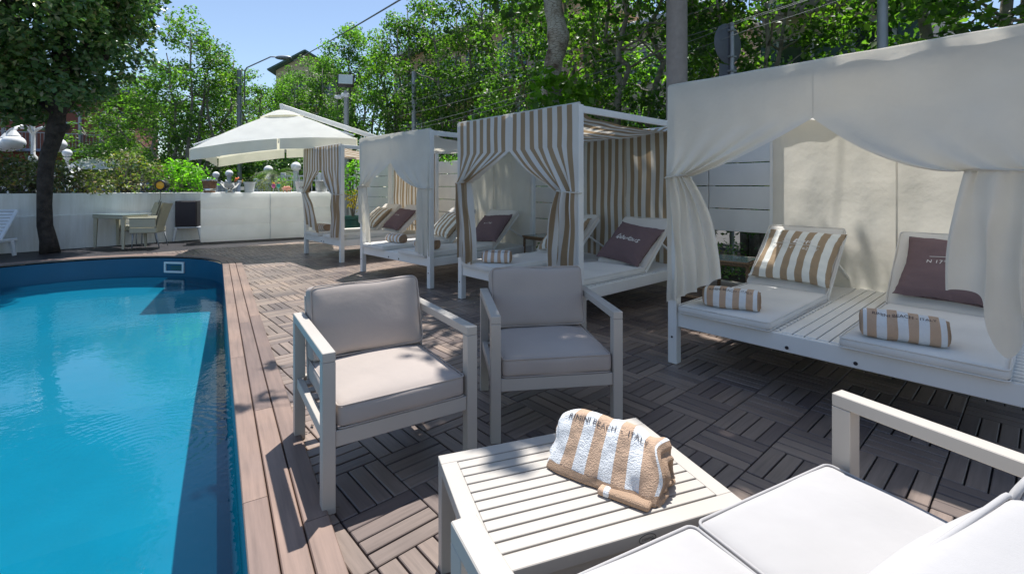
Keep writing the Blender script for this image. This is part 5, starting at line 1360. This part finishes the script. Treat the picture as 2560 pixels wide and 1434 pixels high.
def street_tree(seed, H=8.8, rad_=2.0, low=1.3, leaf=.145, per=132, nclump=66, stems=3):
    rng = np.random.default_rng(seed); mb = MB(); tips = []
    for s in range(stems):
        a = s * 2 * math.pi / stems + rng.uniform(-.5, .5); top = np.array([math.cos(a) * rad_ * .45, math.sin(a) * rad_ * .45, H * rng.uniform(.8, .96)])
        base = np.array([math.cos(a) * .14, math.sin(a) * .14, 0]); path = wob(base, top, 9, .16, rng)
        limbs(mb, path, .13, .02)
        for i in range(2, 9):
            for q in range(2):
                an = rng.uniform(0, 6.28); p = np.array(path[i]); L = rng.uniform(.5, 1) * rad_ * (1.0 - .45 * i / 9)
                e = p + np.array([math.cos(an) * L, math.sin(an) * L, rng.uniform(.3, .9)]); limbs(mb, wob(p, e, 4, .07, rng), .035, .008, 5); tips.append(e)
    C = list(tips)
    while len(C) < nclump + 20:
        z = low + (H - low) * rng.uniform(0, 1) ** .9; f = (z - low) / (H - low)
        R_ = rad_ * (.75 + .45 * math.sin(math.pi * min(1, f * 1.05)) - .55 * f ** 3); an = rng.uniform(0, 6.28); q = R_ * rng.uniform(.2, 1) ** .6
        C.append(np.array([q * math.cos(an), q * math.sin(an), z]))
    for s in range(5): C.append(np.array([rng.normal() * .45, rng.normal() * .45, H + rng.uniform(-.4, .5)]))
    C = np.array(C); Rr = rng.uniform(.32, .66, len(C)); P, N_ = clump_points(C, Rr, per, rng)
    return mb.mesh('trunk', M['stem'], True), leaf_mesh('crown', P, N_, leaf, M['leafA'], rng)
variants = [street_tree(11), street_tree(12, 9.3, 2.1, stems=2), street_tree(13, 8.3, 2.2, per=110)]
def plant_tree(loc, v, rz, sc_, label, name='plane_tree', group='plane trees along the street'):
    t = thing(name, label, 'tree', tuple(loc), rz, group); t.scale = (sc_[0], sc_[0], sc_[1])
    link('trunk', variants[v][0], t); link('crown', variants[v][1], t); return t
rr = random.Random(3)
rowpos = []
spec = [ # px, c, scale, height scale
 (2640, 9.6, 1.1, 1.0), (2420, 9.6, 1.0, 1.05), (2070, 10.2, .8, .44), (1880, 9.4, .75, .72), (1760, 10.6, 1.0, 1.1), (1590, 9.6, 1.0, 1.0), (1470, 10.6, 1.0, 1.02),
 (1330, 9.9, .85, .92), (1230, 10.8, .9, 1.0), (1135, 9.8, .95, .95), (1060, 10.8, .9, 1.02), (985, 9.8, .85, 1.0), (925, 10.4, .9, 1.02), (868, 9.8, .9, 1.0), (815, 10.6, .95, 1.02),
 (770, 9.9, 1, .97), (725, 10.8, 1.05, .95), (690, 9.8, 1.05, .92), (655, 10.8, 1.1, 1.08)]
lab_w = {0: 'rightmost plane tree, mostly past the picture edge', 1: 'plane tree behind the right part of the cream cabana roof', 2: 'plane tree in front of the pale beige building',
 3: 'plane tree right behind the round road sign', 4: 'plane tree just right of the concrete pole', 5: 'plane tree just left of the concrete pole', 6: 'plane tree between the pale trunk and the concrete pole',
 7: 'plane tree behind the left edge of the pale cracked trunk', 8: 'plane tree over the corner of the nearer striped cabana', 9: 'plane tree behind the gap between pale canvas and striped cabana',
 10: 'plane tree with pale stems above the pale canvas cabana', 11: 'plane tree beside the thin grey pole', 12: 'plane tree above the lower end of the umbrella arm', 13: 'plane tree directly behind the floodlight',
 14: 'plane tree between the floodlight and the green edged gable', 15: 'tree just right under the yellow gable', 16: 'tree directly below the yellow gable', 17: 'tree behind the top end of the umbrella arm', 18: 'tree under the street lamp head'}
for i, (px, c, s1, s2) in enumerate(spec):
    p = RC(px, HZ + 1, c); plant_tree((p.x, p.y, 0), i % 3, rr.uniform(0, 6.28), (s1, s2 * rr.uniform(.97, 1.03)), lab_w[i])
for i, (px, Y, s1, s2, lb) in enumerate(((470, 21, .95, 1.0, 'tall tree with a lone pointed top left of the street lamp post'), (535, 22, 1.0, .83, 'tree just left of the street lamp post'), (425, 23, 1.0, .84, 'tree right beside the dark crown'),
        (610, 27, 1.15, .88, 'tree behind the street lamp post'), (350, 24, 1.1, .72, 'leafy tree below the right edge of the dark crown'), (265, 27, 1.1, .62, 'tree right of the dark trunk above the awning'), (560, 30, 1.2, .95, 'distant tree left of the umbrella tip'), (200, 31, 1.2, .5, 'small distant tree behind the swan neck lamp'),
        (-60, 30, 1.3, .6, 'tree at the far left edge behind the arched building'))):
    p = R(px, HZ, Y); plant_tree((p.x, p.y, 0), i % 3, rr.uniform(0, 6.28), (s1, s2), lb, 'street_tree', 'trees beyond the garden wall')
# ---- big dark evergreen oak at left
t = thing('oak_tree', 'big dark evergreen tree with curved black trunk in front of the garden wall', 'tree', (0, 0, 0))
YT = 9.75
tr_pts = [(125, 632, 52), (121, 600, 46), (113, 563, 41), (111, 510, 39), (113, 452, 38), (116, 410, 40), (122, 385, 43), (131, 355, 45), (139, 325, 48), (144, 295, 42), (150, 255, 34), (160, 200, 26)]
mb = MB(); mb.tube([R(a, b_, YT) for a, b_, w in tr_pts], [w * YT / F_PX / 2 * .76 for a, b_, w in tr_pts], 18)
rng = np.random.default_rng(5)
for v in range(len(mb.v)):
    p = Vector(mb.v[v]); p += noise.noise_vector(p * 5) * .02; mb.v[v] = tuple(p)
stub = R(158, 322, YT - .05); limbs(mb, [tuple(R(140, 325, YT)), tuple(stub), tuple(R(168, 316, YT - .1))], .13, .06)
crc = np.array([-9.86, 9.7, 5.4])
for q in range(14):
    a = q * .45 * math.pi + .3; e = crc + np.array([math.cos(a) * rng.uniform(1, 1.9), math.sin(a) * rng.uniform(1, 1.9), rng.uniform(-1.6, 1.8)])
    limbs(mb, wob(np.array(R(148, 285, YT)), e, 6, .12, rng), .10, .02)
link('trunk', mb.mesh('trunk', M['bark'], True), t)
C = []; Rr = []
while len(C) < 520:
    d = rng.normal(size=3); d /= np.linalg.norm(d); f = rng.uniform(.35, 1) ** .5
    p = crc + d * f * np.array([2.0, 2.2, 2.75])
    low = 2.80 + .22 * math.sin(p[0] * 2.1) + (.35 if -9.9 < p[0] < -9.1 else 0)
    if p[2] < low: continue
    C.append(p); Rr.append(rng.uniform(.24, .48))
P, N_ = clump_points(np.array(C), np.array(Rr), 260, rng, .8)
link('crown', leaf_mesh('crown', P, N_, .135, M['leafB'], rng, .6), t)
# ---- plane tree with pale cracked trunk, crown spreading over the deck
t = thing('plane_tree', 'big plane tree with pale cracked trunk rising behind the nearer striped cabana', 'tree', (0, 0, 0))
Yp = 9.0; rng = np.random.default_rng(21)
tp = [(1400, 468, 60), (1394, 330, 56), (1380, 240, 52), (1379, 190, 46), (1384, 150, 44), (1394, 118, 48), (1396, 90, 58), (1392, 60, 46), (1383, 20, 46), (1378, -60, 46), (1375, -140, 46)]
basep = R(1400, 468, Yp); 
mb = MB(); mb.tube([(basep.x, Yp, 0)] + [R(a, b_, Yp) for a, b_, w in tp], [.25] + [w * Yp / F_PX / 2 for a, b_, w in tp], 20)
for v in range(len(mb.v)):
    p = Vector(mb.v[v]); p += noise.noise_vector(p * 7) * .02; mb.v[v] = tuple(p)
fork = np.array(R(1376, -130, Yp))
# shade wanted on the deck -> foliage placed up along the sun's direction inside a natural crown
def inpoly(x, y, P):
    c = False; n = len(P)
    for i in range(n):
        x1, y1 = P[i]; x2, y2 = P[(i + 1) % n]
        if (y1 > y) != (y2 > y) and x < (x2 - x1) * (y - y1) / (y2 - y1) + x1: c = not c
    return c
dense = [(-.35, 2.25), (.5, 2.2), (1.3, 2.15), (3.4, 1.5), (4.2, 3.4), (3.3, 5.0), (3.2, 8.2), (-1.0, 8.2), (-1.5, 6.3), (-.75, 4.6), (-.45, 3.2)]
clumps = []; kx, ky = SD.x / SD.z, SD.y / SD.z
tries = 0
while len(clumps) < 300 and tries < 9000:
    tries += 1; x, y = (rng.uniform(-1.6, 4.3), rng.uniform(1.4, 8.3)) if len(clumps) > 75 else (rng.uniform(-.2, 1.6), rng.uniform(2.1, 4.0))
    if not inpoly(x, y, dense): continue
    if inpoly(x, y, [(1.3, 2.75), (2.3, 1.2), (4.6, 2.6), (3.5, 5.2), (2.9, 5.0)]) and rng.uniform() < .93: continue
    if -.15 < x < .65 and 2.3 < y < 2.95 and rng.uniform() < .62: continue
    if .9 < x < 1.6 and y < 2.65 and rng.uniform() < .45: continue
    h = 5.6 + 2.6 * rng.uniform() + .15 * (y - 2); clumps.append((np.array([x + kx * h, y + ky * h, h]), rng.uniform(.28, .5)))
for (x, y, r) in ((-.10, 1.62, .10), (.03, 1.78, .13), (-.03, 1.50, .07), (.12, 1.62, .07), (-1.62, 2.78, .09), (-1.5, 2.95, .11), (-1.3, 3.0, .10), (-1.75, 3.45, .08), (-.28, 2.12, .10), (-.20, 2.0, .07), (-.9, 3.6, .14), (-.8, 4.0, .18), (-1.1, 3.9, .1), (-.62, 3.4, .14), (-.45, 2.75, .10), (-.55, 3.0, .1), (-.05, 1.98, .08), (1.15, 1.95, .10), (-1.0, 4.9, .15), (-1.3, 5.2, .15)):
    h = 5.4; clumps.append((np.array([x + kx * h, y + ky * h, h]), r))
fed = {}
hubs = [np.array([fork[0] + 1.2 * math.cos(a), fork[1] - 2.2 + 1.8 * math.sin(a), 6.6 + .4 * math.sin(a * 2)]) for a in (0.3, 1.5, 2.6, 3.9, 5.1)] + [np.array([.4, 5.2, 6.6]), np.array([1.8, 5.2, 7.0]), np.array([3.2, 5.6, 7.2]), np.array([-.7, 6.2, 6.8])]
for h_ in hubs: limbs(mb, wob(fork, h_, 6, .12, rng), .10, .045)
for i, (c_, r) in enumerate(clumps):
    h_ = min(hubs, key=lambda q: np.linalg.norm(q - c_))
    if i % 2 == 0 or r < .2: limbs(mb, wob(h_, c_, 4, .08, rng), .018 if r > .2 else .008, .005, 5)
link('trunk', mb.mesh('trunk', M['planebark'], True), t)
# visible fringe of branches hanging into the picture
vis = []
for (px, py, Y, r) in ((1215, 8, 8.6, .22), (1255, 22, 8.6, .25), (1300, -5, 8.7, .3), (1335, 20, 9.0, .2), (1245, -30, 8.6, .35), (1460, -10, 9.2, .3), (1500, 40, 9.6, .22), (1535, 45, 9.6, .22), (1470, 75, 9.6, .16), (1560, 90, 9.8, .18), (1430, -40, 9.3, .4), (1340, -50, 9.1, .4), (1520, 110, 9.8, .15)):
    p = R(px, py, Y); vis.append((np.array(p), r))
Cc = np.array([c for c, r in clumps]); Rc = np.array([r for c, r in clumps])
P, N_ = clump_points(Cc, Rc, 165, rng, .7)
small = []
P2, N2 = clump_points(np.array([c for c, r in vis]), np.array([r for c, r in vis]), 130, rng, .8)
link('crown', leaf_mesh('crown', np.concatenate([P, P2]), np.concatenate([N_, N2]), .155, M['leafA'], rng, .8), t)
# fresh sprout on the trunk
C = [np.array(R(px, py, Yp - .55)) for px, py in ((1370, 200), (1400, 215), (1440, 220), (1470, 235), (1355, 235), (1390, 250), (1430, 262), (1465, 262), (1345, 262), (1380, 280), (1415, 290), (1360, 190))]
P, N_ = clump_points(np.array(C), np.full(len(C), .24), 170, rng, .8)
o_ = link('sprout', leaf_mesh('sprout', P, N_, .17, M['leafD'], rng, .8), t)
# ---- shrubs on the wall, hedges, palm, potted plant
def shrub(name, label, cx, w, h, base, mat, leaf=.07, per=230, n=26, seed=0, group=None, stem=True, cat='shrub', dpt=.5):
    rng = np.random.default_rng(seed); t = thing(name, label, cat, tuple(cx), 0, group)
    mb = MB(); C = []
    for i in range(n):
        a = rng.uniform(0, 6.28); f = rng.uniform(.1, 1) ** .6; z = base + (h - base) * rng.uniform(.05, 1)
        k = math.sin(math.pi * min(1, .25 + .75 * (z / h))) ** .5 + .25; e = np.array([math.cos(a) * w / 2 * f * k, math.sin(a) * dpt * f * k, z]); C.append(e)
        if stem and i % 2 == 0: limbs(mb, wob((0, 0, 0), e, 4, .04, rng), .022, .005, 5)
    if stem: link('stem', mb.mesh('stem', M['stem'], True), t)
    C = np.array(C); P, N_ = clump_points(C, rng.uniform(.12, .26, n) * max(.7, w), per, rng, .85)
    link('foliage', leaf_mesh('foliage', P, N_, leaf, M[mat], rng, .42), t); return t
for k, (px, w, top, mat, lb) in enumerate(((-40, 1.2, 395, 'leafC', 'dark red green shrub cut by the left picture edge'), (35, 1.3, 390, 'leafC', 'dusty shrub above the white plastic lounger'), (90, .9, 400, 'leafC', 'shrub just left of the dark trunk'), (165, .7, 405, 'leafC', 'thin shrub just right of the dark trunk'),
        (222, 1.1, 425, 'leafC', 'reddish brown round shrub right of the swan neck lamp'), (318, 1.3, 385, 'leafC', 'tall airy shrub in front of the white awning'), (372, .8, 408, 'leafC', 'pale leaved shrub left of the amber spotlight'), (440, 1.2, 405, 'leafD', 'bright green leafy shrub right of the amber spotlight'), (478, .9, 415, 'leafD', 'green shrub touching the left tip of the umbrella'))):
    o = WA + WD * 0 - WN * .62; kk = (px - 1280) / F_PX; s = (kk * o.y - o.x) / (WD.x - kk * WD.y); p = o + WD * s
    hz_ = CAM_H + (HZ - top) * p.y / F_PX - 1.12
    shrub('shrub', lb, (p.x, p.y, 1.1), w, hz_, .12, mat, .10 if mat == 'leafC' else .11, 190, 34, 30 + k, 'shrubs on the garden wall')
def hedge(label, pa, pb_, h0, h1, mat, seed, leaf=.05, n=60, r=.22, cat='hedge'):
    rng = np.random.default_rng(seed); t = thing('hedge', label, cat)
    C = np.array([np.array(pa) + (np.array(pb_) - np.array(pa)) * rng.uniform() + np.array([rng.normal() * .12, rng.normal() * .12, rng.uniform(h0, h1)]) for _ in range(n)])
    P, N_ = clump_points(C, rng.uniform(.6, 1.2, n) * r, 260, rng); link('foliage', leaf_mesh('foliage', P, N_, leaf, M[mat], rng, .5), t); return t
h0_, h1_ = R(640, HZ, 14.2), R(720, HZ, 14.0)
hedge('low leafy hedge between the bar and the white railing', (h0_.x, h0_.y, 0), (h1_.x, h1_.y, 0), 1.2, 1.5, 'leafC', 77, .05, 40, .2)
h0_, h1_ = R(690, HZ, 14.4), R(716, HZ, 14.4)
hedge('bright green bush with orange flowers behind the cocktail glasses', (h0_.x, h0_.y, 0), (h1_.x, h1_.y, 0), 1.2, 1.65, 'leafD', 78, .06, 14, .2, 'bush')
pa_, pb2 = E2 * (FC + .02) + E1 * -13, E2 * (FC + .35) + E1 * 3.2
hedge('dark ground cover under and behind the slatted fence', tuple(E2 * (FC + .30) + E1 * -7), tuple(E2 * (FC + .30) + E1 * 3.2), .15, .55, 'leafB', 79, .06, 110, .25)
hedge('dark leafy hedge standing behind the slatted fence', tuple(E2 * (FC + .9) + E1 * -13), tuple(E2 * (FC + .9) + E1 * 4), .6, 2.2, 'leafB', 80, .09, 190, .42)
hedge('green planting in the box on top of the fence between the canvas and striped cabanas', tuple(RC(1122, 400, FC + .12) - Vector((0, 0, RC(1122, 400, FC + .12).z))), tuple(RC(1150, 400, FC + .12) - Vector((0, 0, RC(1150, 400, FC + .12).z))), 1.84, 1.98, 'leafD', 81, .07, 9, .12, 'planting')
# dark mass of street greenery behind the bar
d0, d1 = R(430, HZ, 27), R(900, HZ, 25)
hedge('dense dark hedge row far behind the bar under the trees', (d0.x, d0.y, 0), (d1.x, d1.y, 0), .3, 2.6, 'leafB', 82, .16, 130, .9)
# palm
pp = R(690, HZ, 16.0); t = thing('palm', 'small potted palm with drooping fronds behind the bar', 'palm', (pp.x, pp.y, 0))
mb = MB(); mb.tube([(0, 0, 0), (.02, 0, .9), (-.03, 0, 1.75)], [.16, .15, .13], 12); part('trunk', mb, M['stem'], t, True)
rng = np.random.default_rng(8)
for i in range(17):
    a = i * 2.4; L = rng.uniform(.7, 1.15); el = rng.uniform(.15, 1.1); mb = MB(); pts = []
    for j in range(10):
        s = j / 9; pts.append(Vector((math.cos(a) * L * s * math.cos(el * (1 - s * .6)), math.sin(a) * L * s * math.cos(el * (1 - s * .6)), 1.75 + L * (math.sin(el) * s - .75 * s * s))))
    mb.tube(pts, .008, 4)
    sd = Vector((-math.sin(a), math.cos(a), 0))
    for j in range(2, 10):
        for sg in (-1, 1):
            for q in (0, .5):
                p = pts[j - 1].lerp(pts[j], q); d = (pts[j] - pts[j - 1]).normalized(); e = p + (sd * sg * .8 + d * .6 + Vector((0, 0, -.35))).normalized() * .26
                mb.add([p - d * .012, e, p + d * .012], [(0, 1, 2)])
    link('frond', mb.mesh('frond', M['palm'], False), t)
# potted plant between the far cabanas
pp = R(883, HZ, 12.0); t = thing('potted_plant', 'tall bushy plant, yellow leaved below, in a dark green pot between the far cabanas', 'plant', (pp.x, pp.y, 0))
mb = MB(); mb.lathe([(.16, 0), (.22, .50), (.25, .52), (.25, .60), (.22, .60), (.20, .55)], 22); part('pot', mb, M['greenpot'], t, rad(40))
mb = MB(); 
for q in range(5): limbs(mb, wob((0, 0, .5), (math.cos(q * 1.3) * .2, math.sin(q * 1.3) * .2, 1.8), 4, .05, rng), .02, .006, 5)
part('stem', mb, M['stem'], t, True)
C = np.array([[rng.normal() * .16, rng.normal() * .16, rng.uniform(1.15, 1.95)] for _ in range(26)]); P, N_ = clump_points(C, np.full(26, .17), 200, rng)
link('foliage', leaf_mesh('foliage', P, N_, .10, M['leafD'], rng, .5), t)
C = np.array([[rng.normal() * .13, rng.normal() * .13, rng.uniform(.75, 1.2)] for _ in range(14)]); P, N_ = clump_points(C, np.full(14, .15), 170, rng)
link('yellow_foliage', leaf_mesh('yellow_foliage', P, N_, .09, M['leafY'], rng, .5), t)
